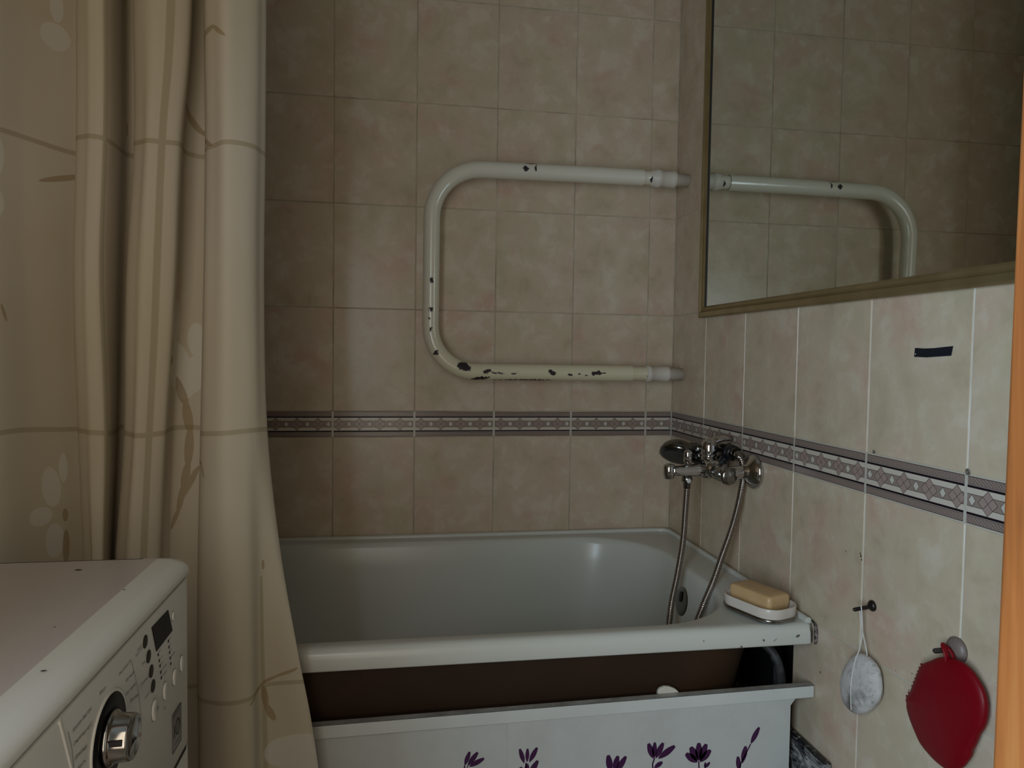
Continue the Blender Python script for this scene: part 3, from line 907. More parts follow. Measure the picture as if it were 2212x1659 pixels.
# shower hose: one long corrugated hose from the mixer down into the bath and back up
H1 = [(-0.1133, -0.371, -0.130), (-0.1171, -0.375, -0.17), (-0.1253, -0.385, -0.2387), (-0.1416, -0.4, -0.3044), (-0.1607, -0.42, -0.3534), (-0.1739, -0.44, -0.3872)]
H2 = [(-0.0245, -0.418, -0.0545), (-0.0215, -0.430, -0.066), (-0.0207, -0.435, -0.085), (-0.0211, -0.437, -0.1041), (-0.0322, -0.44, -0.1579), (-0.0479, -0.445, -0.2059), (-0.0719, -0.455, -0.2574), (-0.0924, -0.465, -0.3), (-0.1140, -0.475, -0.3365), (-0.1290, -0.485, -0.3594)]
mid = [(-0.19, -0.46, -0.45), (-0.215, -0.47, -0.55), (-0.26, -0.45, -0.655), (-0.36, -0.38, -0.679), (-0.46, -0.30, -0.679), (-0.44, -0.22, -0.679), (-0.34, -0.22, -0.676), (-0.25, -0.32, -0.660), (-0.215, -0.42, -0.60), (-0.185, -0.48, -0.50), (-0.155, -0.487, -0.42)]
pts = catmull(H1 + mid + H2[::-1], 14)
# resample by length with ridges
dense = []
acc = 0.0
step = 0.00065
p = pts[0]; rem = step
for a, b in zip(pts, pts[1:]):
    L = (b - a).length; t = rem
    while t < L:
        dense.append(a + (b - a) * (t / L)); t += step
    rem = t - L
rads = [0.00635 + 0.00045 * math.sin(2 * math.pi * i * step / 0.0039) for i in range(len(dense))]
mb = MB(); mb.tube(dense, rads, 12)
M_HOSE = simple('steel_hose', (0.36, 0.31, 0.285), 0.24, 1.0)
ho = mb.build('shower_hose', M_HOSE)
tag(ho, 'long dark steel shower hose hanging in two strands from the tap into the bathtub', 'hose')
mb = MB(); mb.lathe((-0.0245, -0.413, -0.053), (0.18, -0.75, -0.65), [(0, 0.0080), (0.001, 0.0092), (0.014, 0.0092), (0.016, 0.0075)], 20)
mb.build('end_nut', M_CHROME2, ho)

# ---------------------------------------------------------------- soap dish and soap
dc = Vector((-0.0745, -0.612, -0.314))
dl = Vector((0.34, -0.94, 0)).normalized(); dw = Vector((dl.y, -dl.x, 0)) * -1
def Dp(a, b, h): return tuple(dc + dl * a + dw * b + Vector((0, 0, h)))
def dring(L, W, r, h):
    return [Dp(a, b, h) for a, b in rounded_rect(-L / 2, L / 2, -W / 2, W / 2, (r,) * 4, 8)]
sd = thing('soap_dish', tuple(dc), 'white oval soap dish on a chrome base at the corner of the bathtub rim', 'soap dish')
mb = MB()
loft(mb, [dring(0.100, 0.062, 0.026, 0.0008), dring(0.122, 0.080, 0.030, 0.002), dring(0.128, 0.085, 0.032, 0.006), dring(0.127, 0.084, 0.032, 0.0095)])
mb.build('base', M_CHROME2, sd)
mb = MB()
loft(mb, [dring(0.123, 0.080, 0.030, 0.0098), dring(0.124, 0.081, 0.030, 0.012), dring(0.126, 0.083, 0.031, 0.026), dring(0.125, 0.082, 0.031, 0.0275), dring(0.120, 0.077, 0.029, 0.0270), dring(0.116, 0.073, 0.027, 0.016), dring(0.105, 0.062, 0.025, 0.0125)])
mb.build('bowl', simple('off_white_plastic', (0.60, 0.535, 0.47), 0.22), sd)
so = MB()
sl, sw = 0.092, 0.052
def sring(L, W, r, h, sh=0): return [tuple(Vector(Dp(a - 0.004, b + 0.003, 0)) + Vector((0, 0, h))) for a, b in rounded_rect(-L / 2, L / 2, -W / 2, W / 2, (r,) * 4, 6)]
loft(so, [sring(0.086, 0.047, 0.006, 0.0129), sring(0.091, 0.051, 0.007, 0.0145), sring(0.094, 0.054, 0.007, 0.024), sring(0.095, 0.055, 0.007, 0.034), sring(0.0945, 0.0545, 0.0075, 0.0400), sring(0.0915, 0.0515, 0.008, 0.0430), sring(0.086, 0.046, 0.010, 0.0442), sring(0.06, 0.02, 0.008, 0.0448)])
sm = NT('tan_soap'); sm.color(sm.ramp(sm.noise(sm.objco(), 18.0, 3), [(0.3, (0.50, 0.315, 0.145)), (0.7, (0.60, 0.41, 0.215))])); sm.setp(rough=0.42, sss=0.1)
sm.b.inputs['Subsurface Radius'].default_value = (0.01, 0.006, 0.003)
tag(so.build('soap_bar', sm.mat), 'tan rectangular bar of soap lying in the white dish', 'soap')

# ---------------------------------------------------------------- things on the right wall
M_NAIL = simple('dark_iron', (0.03, 0.022, 0.02), 0.35, 0.6)
n1 = thing('wall_nail', (0, -0.816, -0.233), 'thin dark nail holding up the pumice stone on its cord', 'nail', 'nails in the right wall')
mb = MB(); mb.tube([(0.003, -0.8165, -0.2325), (-0.030, -0.8145, -0.2375), (-0.0315, -0.8144, -0.2378)], [0.0030, 0.0030, 0.0020], 14)
mb.build('shank', M_NAIL, n1)
mb = MB(); mb.lathe((0.0, -0.8165, -0.2320), (-1, 0.02, -0.05), [(0, 0.0085), (0.003, 0.0082), (0.0055, 0.0055), (0.006, 0.003)], 20)
mb.build('wall_plug', M_NAIL, n1)
n2 = thing('wall_nail', (0, -0.983, -0.231), 'short dark nail with a wide grey plug holding the red brush', 'nail', 'nails in the right wall')
mb = MB(); mb.tube([(0.003, -0.981, -0.2310), (-0.031, -0.981, -0.2320), (-0.033, -0.981, -0.2321)], [0.0034, 0.0034, 0.0022], 14)
mb.build('shank', simple('grey_iron', (0.07, 0.065, 0.055), 0.35, 0.7), n2)
mb = MB(); mb.lathe((0.0, -0.984, -0.2310), (-1, 0.0, -0.0), [(0, 0.0165), (0.003, 0.0165), (0.007, 0.0130), (0.009, 0.006)], 28)
mb.build('wall_plug', simple('brown_grey_plastic', (0.17, 0.13, 0.11), 0.45), n2)

# pumice stone
def pumice_mat():
    n = NT('dirty_pumice')
    co = n.objco()
    v = n.noise(co, 55.0, 6, 0.75, 0.5)
    a = n.noise(co, 22.0, 4, 0.6)
    base = n.ramp(v, [(0.30, (0.16, 0.14, 0.125)), (0.41, (0.50, 0.46, 0.43)), (0.7, (0.62, 0.585, 0.55))])
    n.color(n.mix(n.math('MULTIPLY', n.math('SUBTRACT', a, 0.51, clamp=True), 5.0, clamp=True), base, (0.15, 0.125, 0.115)))
    n.setp(rough=0.9); n.bump(v, 1.0, 0.002)
    return n.mat
pu = thing('pumice_stone', (-0.015, -0.815, -0.356), 'oval grey pumice stone hanging on a white cord from the nail', 'pumice stone')
outl = [(-0.8113, -0.3068), (-0.7960, -0.3200), (-0.7812, -0.3419), (-0.7735, -0.359), (-0.7713, -0.3766), (-0.7740, -0.390), (-0.7785, -0.3995), (-0.7863, -0.4035), (-0.7963, -0.4056), (-0.8090, -0.4040), (-0.8207, -0.3991), (-0.8335, -0.390), (-0.8442, -0.3779), (-0.8545, -0.364), (-0.8603, -0.3489), (-0.8590, -0.331), (-0.8545, -0.3166), (-0.8460, -0.3090), (-0.8351, -0.3054), (-0.8230, -0.3045)]
def pebble(mb, outl, x_back, x_mid, x_front, cen, steps=7):
    rings = []
    n = len(outl)
    sm_ = catmull([(a, b, 0) for a, b in outl] + [(outl[0][0], outl[0][1], 0)], 3)[:-1]
    for i in range(steps * 2 + 1):
        t = -1 + i / steps
        k = max(0.05, math.sqrt(max(0, 1 - abs(t) ** 2.6)))
        xx = x_mid + (x_back - x_mid) * (-t) if t < 0 else x_mid + (x_front - x_mid) * t
        rings.append([(xx, cen[0] + (p.x - cen[0]) * k, cen[1] + (p.y - cen[1]) * k) for p in sm_])
    loft(mb, rings)
    m = len(sm_)
    mb.add(rings[0][::-1], [tuple(range(m))])
mb = MB(); pebble(mb, outl, -0.002, -0.015, -0.030, (-0.816, -0.356))
mb.build('stone', pumice_mat(), pu)
mb = MB()
mb.tube(catmull([(-0.0285, -0.8135, -0.395), (-0.0300, -0.8130, -0.355), (-0.0260, -0.8150, -0.318), (-0.020, -0.8160, -0.300), (-0.0195, -0.8205, -0.275), (-0.0205, -0.8200, -0.245), (-0.0200, -0.8160, -0.2312), (-0.0185, -0.8125, -0.245), (-0.0165, -0.8190, -0.275), (-0.014, -0.8250, -0.300), (-0.015, -0.8270, -0.310)], 8), 0.0009, 10)
mb.build('cord', simple('white_cord', (0.60, 0.57, 0.53), 0.7), pu)

# red silicone brush
def red_mat():
    n = NT('red_silicone'); n.setp(color=(0.17, 0.0006, 0.005, 1), rough=0.42, spec=0.22)
    return n.mat
M_RED = red_mat()
rb = thing('bath_brush', (-0.02, -0.985, -0.31), 'red oval silicone bath brush hanging from the wider nail on the right wall', 'bath brush')
out2 = [(-0.9626, -0.2528), (-0.9708, -0.2462), (-0.9804, -0.2408), (-0.9925, -0.2367), (-1.0057, -0.2342), (-1.0161, -0.2348), (-1.0277, -0.2389), (-1.038, -0.2464), (-1.0458, -0.2548), (-1.0505, -0.2646), (-1.0521, -0.2737), (-1.052, -0.2837), (-1.0502, -0.2946), (-1.0471, -0.3033), (-1.0426, -0.3117), (-1.0394, -0.3206), (-1.0356, -0.3308), (-1.0322, -0.3378), (-1.0302, -0.3471), (-1.025, -0.3573), (-1.0191, -0.3669), (-1.0066, -0.3786), (-0.996, -0.3827), (-0.9851, -0.3837), (-0.9709, -0.3822), (-0.95, -0.3751), (-0.9372, -0.3629), (-0.9273, -0.3511), (-0.9211, -0.3393), (-0.9199, -0.3319), (-0.9188, -0.3255), (-0.9239, -0.3168), (-0.9288, -0.3059), (-0.9342, -0.2921), (-0.9391, -0.2786), (-0.9443, -0.2674), (-0.9528, -0.2598)]
mb = MB(); pebble(mb, out2, -0.004, -0.018, -0.030, (-0.988, -0.308), 6)
mb.build('brush_pad', M_RED, rb)
# row of stubby bristles on the left edge
for (y, z) in [(-0.9440, -0.2675), (-0.9412, -0.2735), (-0.9388, -0.2795), (-0.9366, -0.2855), (-0.9342, -0.2915), (-0.9316, -0.2980), (-0.9292, -0.3045), (-0.9230, -0.3172), (-0.9192, -0.3235), (-0.9190, -0.3300)]:
    mb = MB(); mb.tube([(-0.018, y - 0.006, z + 0.001), (-0.018, y + 0.0012, z), (-0.018, y + 0.0026, z)], [0.0019, 0.0018, 0.0010], 10)
    mb.build('bristle', M_RED, rb)
mb = MB()
mb.tube(catmull([(-0.020, -0.9905, -0.2440), (-0.0210, -0.9885, -0.2330), (-0.0200, -0.9830, -0.2255), (-0.0160, -0.9820, -0.2262), (-0.0120, -0.9885, -0.2330), (-0.0130, -0.9960, -0.2440)], 6), 0.0028, 12, flat=(0.7, 1.5))
mb.build('hanging_loop', M_RED, rb)

# black tape strip
mb = MB()
pl = [(-0.8868, 0.1632), (-0.905, 0.1622), (-0.925, 0.1628), (-0.940, 0.1640), (-0.9562, 0.1652), (-0.9535, 0.1525), (-0.930, 0.1512), (-0.910, 0.1500), (-0.8858, 0.1506)]
mb.prism(pl, lambda a, b, h: (-0.0006 - h, a, b), 0.0006)
tp = mb.build('tape_strip', simple('navy_black_tape', (0.004, 0.007, 0.014), 0.5))
tag(tp, 'short black strip of tape stuck on the right wall below the mirror', 'tape')
mb = MB(); mb.lathe((-0.0012, -0.8885, 0.1545), (-1, 0, 0), [(0, 0.0009), (0.0004, 0.0009)], 10)
mb.build('white_speck', simple('white_speck', (0.6, 0.6, 0.6), 0.5), tp)

# old screw plugs
for (y, z, r_, lab) in [(-0.8065, 0.0045, 0.0028, 'small grey wall plug just above the tile border below the tape strip'),
                        (-0.9885, 0.0035, 0.0042, 'larger brown wall plug at the tile joint near the door frame')]:
    mb = MB(); mb.lathe((0.0005, y, z), (-1, 0, 0), [(0, r_), (0.0012, r_), (0.0016, r_ * 0.6), (0.0006, r_ * 0.5), (0.0006, 0.0003)], 16)
    tag(mb.build('wall_plug', noisy('plug_grey', (0.07, 0.05, 0.03), (0.2, 0.18, 0.15), 300.0, 0.7)), lab, 'wall plug', 'old wall plugs at the border')
# chips and specks of dirt on the tiles belong to the wall
mb = MB()
for (y, z, a) in [(-0.7855, -0.1640, 0.0030), (-0.7835, -0.1600, 0.0022), (-0.7875, -0.1690, 0.0018), (-0.748, -0.1665, 0.0014), (-0.872, -0.3080, 0.0009), (-0.905, -0.2985, 0.0012), (-0.900, -0.325, 0.0009),
                  (-0.902, -0.352, 0.0018), (-0.690, -0.3930, 0.0022), (-0.836, -0.498, 0.0010), (-0.985, -0.2200, 0.0015)]:
    k = 7
    mb.add([(-0.0008, y + a * random.uniform(0.5, 1) * math.cos(t_ * 6.283 / k), z + 1.3 * a * random.uniform(0.5, 1) * math.sin(t_ * 6.283 / k)) for t_ in range(k)], [tuple(range(k))[::-1]])
o = mb.build('tile_chips', simple('chip_brown', (0.09, 0.06, 0.03), 0.8), wr)
o['kind'] = 'structure'

# ---------------------------------------------------------------- washing machine
wm = thing('washing_machine', (-1.2, -1.34, ZB), 'white front-loading washing machine with chrome dial at the left foreground', 'washing machine')
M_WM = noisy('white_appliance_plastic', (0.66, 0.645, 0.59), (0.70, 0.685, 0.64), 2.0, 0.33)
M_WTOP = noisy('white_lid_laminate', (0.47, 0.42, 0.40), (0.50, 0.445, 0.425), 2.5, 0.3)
WX0, WX1, WY0, WY1 = -1.52, -0.925, -1.645, -1.030
mb = MB()
def wr_ring(off, z, r=0.045): return [(a, b, z) for a, b in rounded_rect(WX0 + off, WX1 - off, WY0 + off, WY1 - off, (0.006, r, r, 0.006))]
loft(mb, [wr_ring(0.004, ZB + 0.02), wr_ring(0.0, ZB + 0.024), wr_ring(0.0, -0.235), wr_ring(0.002, -0.238)])
mb.add(wr_ring(0.004, ZB + 0.02)[::-1], [tuple(range(len(wr_ring(0, 0))))])
mb.build('cabinet', M_WM, wm)
# control fascia
mb = MB()
loft(mb, [wr_ring(0.003, -0.2395), wr_ring(0.0, -0.2400), wr_ring(0.0, -0.0775), wr_ring(0.001, -0.0745)])
cp = mb.build('control_panel', M_WM, wm)
mb = MB(); loft(mb, [wr_ring(0.0035, -0.0748), wr_ring(0.0035, -0.0720)]); mb.build('seam', M_BLACK, wm)
# lid moulding: gently curved front border, flat middle
mb = MB()
rings = [wr_ring(0.0008, -0.0722, 0.034), wr_ring(0.0, -0.0712, 0.033), wr_ring(0.0015, -0.0670, 0.031), wr_ring(0.006, -0.0630, 0.026), wr_ring(0.014, -0.0608, 0.018)]
loft(mb, rings, cap_last=False)
last = rings[-1]; n_ = len(last)
inner = [(max(WX0 + 0.03, min(WX1 - 0.032, p[0])), max(WY0 + 0.03, min(WY1 - 0.022, p[1])), -0.0590) for p in last]
mb.add(last + inner, [(k, (k + 1) % n_, n_ + (k + 1) % n_, n_ + k) for k in range(n_)], 0, True)
lid = mb.build('lid_frame', M_WM, wm)
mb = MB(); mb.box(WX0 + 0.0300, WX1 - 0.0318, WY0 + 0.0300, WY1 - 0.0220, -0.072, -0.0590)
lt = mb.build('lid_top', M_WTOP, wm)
mb = MB()
for (x, y, a, b) in [(-1.016, -1.0824, 0.0032, 0.0018), (-0.9552, -1.1446, 0.0010, 0.0010), (-0.9484, -1.3032, 0.0018, 0.0010), (-0.9743, -1.2272, 0.0007, 0.0006)]:
    zz = -0.0586 if x < WX1 - 0.032 else -0.0590
    mb.add([(x + a * math.cos(k * math.pi / 5), y + b * math.sin(k * math.pi / 5), zz) for k in range(10)], [tuple(range(10))])
mb.box(WX0 + 0.03, WX1 - 0.045, WY1 - 0.0218, WY1 - 0.0208, -0.0602, -0.0588)
mb.build('lid_seam', M_BLACK, lt)
FXp = WX1
M_GREYT = simple('grey_print', (0.17, 0.17, 0.16), 0.5)
M_BLUET = simple('blue_grey_print', (0.15, 0.16, 0.21), 0.5)
mb = MB()
# chrome dial with black well
DY, DZ = -1.262, -0.127
mb = MB(); mb.lathe((FXp - 0.001, DY, DZ), (1, 0, 0), [(0.0, 0.0330), (0.0018, 0.0330), (0.0022, 0.0315), (0.0018, 0.0305)], 56, closed_end=False); mb.build('dial_ring', M_WM, cp)
mb = MB(); mb.lathe((FXp, DY, DZ), (1, 0, 0), [(0.0003, 0.0303), (0.0009, 0.0300), (0.0008, 0.020), (0.0008, 0.002)], 56); mb.build('dial_well', simple('gloss_black', (0.004, 0.003, 0.003), 0.35, spec=0.12), cp)
mb = MB(); mb.lathe((FXp + 0.0008, DY, DZ), (1, 0, 0), [(0, 0.0188), (0.0025, 0.0188), (0.0036, 0.0174), (0.0046, 0.0164), (0.0140, 0.0159), (0.0156, 0.0152), (0.0158, 0.0141), (0.0149, 0.0136), (0.0149, 0.001)], 56)
mb.build('dial_knob', simple('satin_chrome', (0.40, 0.385, 0.37), 0.14, 1.0), cp)
mb = MB(); mb.box(FXp + 0.0058, FXp + 0.0138, DY - 0.0168, DY - 0.0150, DZ + 0.002, DZ + 0.006); mb.build('dial_mark', M_BLACK, cp)
# display
mb = MB(); mb.prism([(-1.1296, -0.0835), (-1.1725, -0.0826), (-1.1610, -0.1073), (-1.1176, -0.1065)], lambda a, b, h: (FXp + 0.0002 + h, a, b), 0.0006)
mb.build('display', simple('dark_display', (0.008, 0.005, 0.003), 0.4, spec=0.12), cp)
M_OLIVE = simple('dark_olive_window', (0.035, 0.028, 0.018), 0.45, spec=0.15)
for (y, z) in [(-1.188, -0.0882), (-1.1802, -0.1036), (-1.1741, -0.1186), (-1.1698, -0.133)]:
    mb = MB(); mb.lathe((FXp - 0.0005, y, z), (1, 0, 0), [(0, 0.0053), (0.0011, 0.0053), (0.0013, 0.004)], 24, sy=0.95); mb.build('option_button', M_OLIVE, cp)
for (y, z, r_) in [(-1.089, -0.1492, 0.0074), (-1.1116, -0.1521, 0.0074), (-1.1392, -0.1517, 0.0076), (-1.1674, -0.1545, 0.0090), (-1.1153, -0.0945, 0.0040)]:
    mb = MB(); mb.lathe((FXp - 0.0005, y, z), (1, 0, 0), [(0, r_), (0.0014, r_), (0.0022, r_ * 0.9), (0.0020, r_ * 0.3)], 28, sy=0.75); bt = mb.build('push_button', M_WM, cp)
    mb = MB(); mb.lathe((FXp - 0.0005, y, z), (1, 0, 0), [(0, r_ + 0.0006), (0.0008, r_ + 0.0006)], 28, sy=0.76); mb.build('button_gap', M_GREYT, bt)
# leds
for (y, z) in [(-1.1561, -0.1124), (-1.1535, -0.1187), (-1.1516, -0.1242), (-1.1498, -0.1305), (-1.1485, -0.136), (-1.1283, -0.112), (-1.1266, -0.1182), (-1.1248, -0.1237), (-1.1231, -0.1295), (-1.1217, -0.1351)]:
    mb = MB(); mb.box(FXp, FXp + 0.0006, y - 0.0008, y + 0.0008, z - 0.0011, z + 0.0011)
    mb.build('indicator_light', M_BLACK, cp)


def text_mesh(mbx, s, y0, z0, y1, z1, h, x):
    """lettering on the front face, reading along +y"""
    cu = bpy.data.curves.new('t', 'FONT'); cu.body = s; cu.size = 1.0; cu.resolution_u = 2
    ob = bpy.data.objects.new('t', cu); COL.objects.link(ob)
    dg = bpy.context.evaluated_depsgraph_get(); dg.update()
    me = bpy.data.meshes.new_from_object(ob.evaluated_get(dg))
    bpy.data.objects.remove(ob); bpy.data.curves.remove(cu)
    if len(me.vertices):
        xs = [v.co.x for v in me.vertices]; ys = [v.co.y for v in me.vertices]
        w_ = max(xs) - min(xs); hh = 0.72
        d = Vector((y1 - y0, z1 - z0)); L = d.length; d.normalize(); nn = Vector((-d.y, d.x))
        vs = []
        for v in me.vertices:
            a = (v.co.x - min(xs)) / w_ * L; b = v.co.y / hh * h
            vs.append((x, y0 + d.x * a + nn.x * b, z0 + d.y * a + nn.y * b))
        mbx.add(vs, [tuple(p.vertices) for p in me.polygons], 0)
    bpy.data.meshes.remove(me)


TX = [("Хлопок Быстро", (-1.3199, -0.0925), (-1.2922, -0.0916), 0.0030, 1), ("Синтетика 40°C", (-1.3194, -0.1012), (-1.2916, -0.1025), 0.0026, 0),
      ("Деликатная", (-1.3174, -0.1110), (-1.3004, -0.1128), 0.0028, 0), ("Шерсть", (-1.3150, -0.120), (-1.3020, -0.121), 0.0028, 0),
      ("Быстрая 30", (-1.2433, -0.0910), (-1.2200, -0.0908), 0.0024, 0), ("Ручная", (-1.2298, -0.1020), (-1.2133, -0.1023), 0.0024, 0),
      ("Спорт. одежда", (-1.2322, -0.1119), (-1.2100, -0.1129), 0.0024, 0), ("Детская", (-1.2226, -0.1214), (-1.2047, -0.1243), 0.0024, 0),
      ("ВКЛ", (-1.2782, -0.0885), (-1.2687, -0.0893), 0.0024, 0), ("Стирка", (-1.2070, -0.0890), (-1.1965, -0.0884), 0.0020, 0), ("Предв. стирка", (-1.2096, -0.0920), (-1.1945, -0.0908), 0.0020, 0),
      ("Отжим", (-1.1959, -0.1043), (-1.1873, -0.1054), 0.0022, 0), ("Полоскание", (-1.1983, -0.1203), (-1.1810, -0.1206), 0.0022, 0), ("Темп.", (-1.1906, -0.1347), (-1.1762, -0.1351), 0.0018, 0),
      ("95°C", (-1.1545, -0.1118), (-1.1475, -0.1120), 0.0018, 0), ("60°C", (-1.1520, -0.1186), (-1.1455, -0.1188), 0.0018, 0), ("40°C", (-1.1500, -0.1243), (-1.1440, -0.1245), 0.0018, 0),
      ("Без отжима", (-1.1485, -0.1310), (-1.1340, -0.1312), 0.0018, 0), ("Холодная", (-1.1472, -0.1366), (-1.1330, -0.1368), 0.0018, 0),
      ("1000", (-1.1265, -0.1122), (-1.1205, -0.1123), 0.0018, 0), ("800", (-1.1250, -0.1184), (-1.1200, -0.1185), 0.0018, 0), ("400", (-1.1232, -0.1240), (-1.1180, -0.1241), 0.0018, 0), ("Задержка", (-1.1210, -0.1300), (-1.1090, -0.1302), 0.0018, 0),
      ("Опции", (-1.1440, -0.1672), (-1.1370, -0.1674), 0.0018, 0)]
for (s_, a, b, h, blue) in TX:
    mbt = MB(); text_mesh(mbt, s_, a[0], a[1], b[0], b[1], h, FXp + 0.0003)
    mbt.build('printed_lettering', M_BLUET if blue else M_GREYT, cp, fixn=False)
mbk = MB(); mbl = MB(); mbp = MB()
DIV = [(-1.2186, -0.0901), (-1.21, -0.1087), (-1.2036, -0.1234), (-1.1988, -0.1422), (-1.1979, -0.1501)]
def fl(mbx, a, b, w_, x):
    d = Vector((b[0] - a[0], b[1] - a[1])); d.normalize(); nn = Vector((-d.y, d.x)) * w_ / 2
    mbx.add([(x, a[0] + nn.x, a[1] + nn.y), (x, b[0] + nn.x, b[1] + nn.y), (x, b[0] - nn.x, b[1] - nn.y), (x, a[0] - nn.x, a[1] - nn.y)], [(0, 1, 2, 3)])
for a, b in zip(DIV, DIV[1:]): fl(mbk, a, b, 0.0005, FXp + 0.0003)
DL = [(-1.3265, -0.0880), (-1.3215, -0.1010), (-1.3190, -0.1140), (-1.3170, -0.13)]
for a, b in zip(DL, DL[1:]): fl(mbl, a, b, 0.0005, FXp + 0.0003)
# play / pause triangle on the start button
mbp.add([(FXp + 0.0026, -1.1665, -0.1520), (FXp + 0.0026, -1.1665, -0.1565), (FXp + 0.0026, -1.1630, -0.1542)], [(0, 1, 2)])
mbk.build('printed_line', M_GREYT, cp, fixn=False)
mbl.build('printed_line', M_GREYT, cp, fixn=False)
mbp.build('start_symbol', M_GREYT, cp, fixn=False)
# drawer edge
mb = MB()
DR = [(-1.3372, -0.0752), (-1.3301, -0.0930), (-1.322, -0.1134), (-1.317, -0.14), (-1.315, -0.17), (-1.315, -0.232)]
mb.tube([(FXp - 0.0014, a, b) for a, b in DR], 0.0022, 10)
mb.build('detergent_drawer_edge', M_WM, cp)
# badge
mb = MB()
mb.box(FXp, FXp + 0.0005, -1.1186, -1.0920, -0.2202, -0.1852)
bd = mb.build('badge', simple('badge_grey', (0.20, 0.185, 0.165), 0.3), cp)
mb = MB(); x = FXp + 0.0007
B_ = [(-1.1186, -0.1852), (-1.0920, -0.1852), (-1.0920, -0.2202), (-1.1186, -0.2202)]
for i in range(4): fl(mb, B_[i], B_[(i + 1) % 4], 0.0009, x)
fl(mb, (-1.1160, -0.1885), (-1.0946, -0.1885), 0.0006, x)
fl(mb, (-1.1130, -0.1965), (-1.1130, -0.2085), 0.0018, x)
rg = [(-1.1030 + 0.0062 * math.cos(k * math.pi / 12), -0.2020 + 0.0068 * math.sin(k * math.pi / 12)) for k in range(25)]
for a, b in zip(rg, rg[1:]): fl(mb, a, b, 0.0014, x + 0.0001)
fl(mb, (-1.1068, -0.2040), (-1.0992, -0.1995), 0.0010, x)
fl(mb, (-1.1140, -0.2150), (-1.0960, -0.2150), 0.0006, x)
mb.build('badge_mark', M_BLACK, bd, fixn=False)
# porthole door lower down
mb = MB(); mb.lathe((FXp - 0.002, -1.345, -0.50), (1, 0, 0), [(0, 0.165), (0.016, 0.165), (0.026, 0.155), (0.028, 0.135), (0.020, 0.128)], 64, closed_end=False)
dr = mb.build('porthole_door', simple('grey_silver_plastic', (0.45, 0.45, 0.44), 0.3), wm)
mb = MB(); mb.lathe((FXp - 0.002, -1.345, -0.50), (1, 0, 0), [(0, 0.13), (0.02, 0.128), (0.03, 0.10), (0.034, 0.05), (0.035, 0.002)], 48)
mb.build('door_glass', simple('dark_glass', (0.02, 0.02, 0.022), 0.06), dr)
for (a, b) in ((-1.48, -1.60), (-0.97, -1.60), (-1.48, -1.09), (-0.97, -1.09)):
    mb = MB(); mb.tube([(a, b, ZB), (a, b, ZB + 0.025)], 0.02, 16); mb.build('foot', M_BLACKPL, wm)

# ---------------------------------------------------------------- shower curtain
LV = [1.16, 0.62, 0.43, 0.2425, 0.031, -0.139, -0.287, -0.437, -0.84]
T = dict(   # x positions of fold landmarks at each level (front surface)
    f1l=[-1.142, -1.1438, -1.1457, -1.1504, -1.148, -1.1428, -1.1384, -1.134, -1.125],
    b1=[-1.104, -1.1072, -1.1099, -1.1167, -1.1122, -1.116, -1.1173, -1.1187, -1.12],
    f1r=[-1.080, -1.0810, -1.0820, -1.0880, -1.0945, -1.104, -1.1075, -1.112, -1.114],
    f2l=[-1.074, -1.0741, -1.0743, -1.0843, -1.0901, -1.102, -1.1061, -1.1104, -1.112],
    b2=[-1.012, -1.0255, -1.0382, -1.0475, -1.0583, -1.0665, -1.0735, -1.0746, -1.076],
    f2r=[-0.990, -1.0003, -1.0129, -1.0215, -1.0345, -1.0427, -1.0465, -1.0474, -1.048],
    f3l=[-0.985, -0.9849, -0.9844, -0.9863, -0.9919, -0.9956, -0.9974, -0.9955, -0.994],
    g1=[-0.937, -0.9370, -0.9370, -0.9375, -0.9350, -0.9300, -0.9270, -0.9240, -0.92],
    g2=[-0.918, -0.9190, -0.9200, -0.9215, -0.9190, -0.9130, -0.9100, -0.9060, -0.90],
    f3r=[-0.903, -0.9047, -0.9059, -0.9078, -0.9028, -0.8860, -0.8620, -0.8370, -0.79])


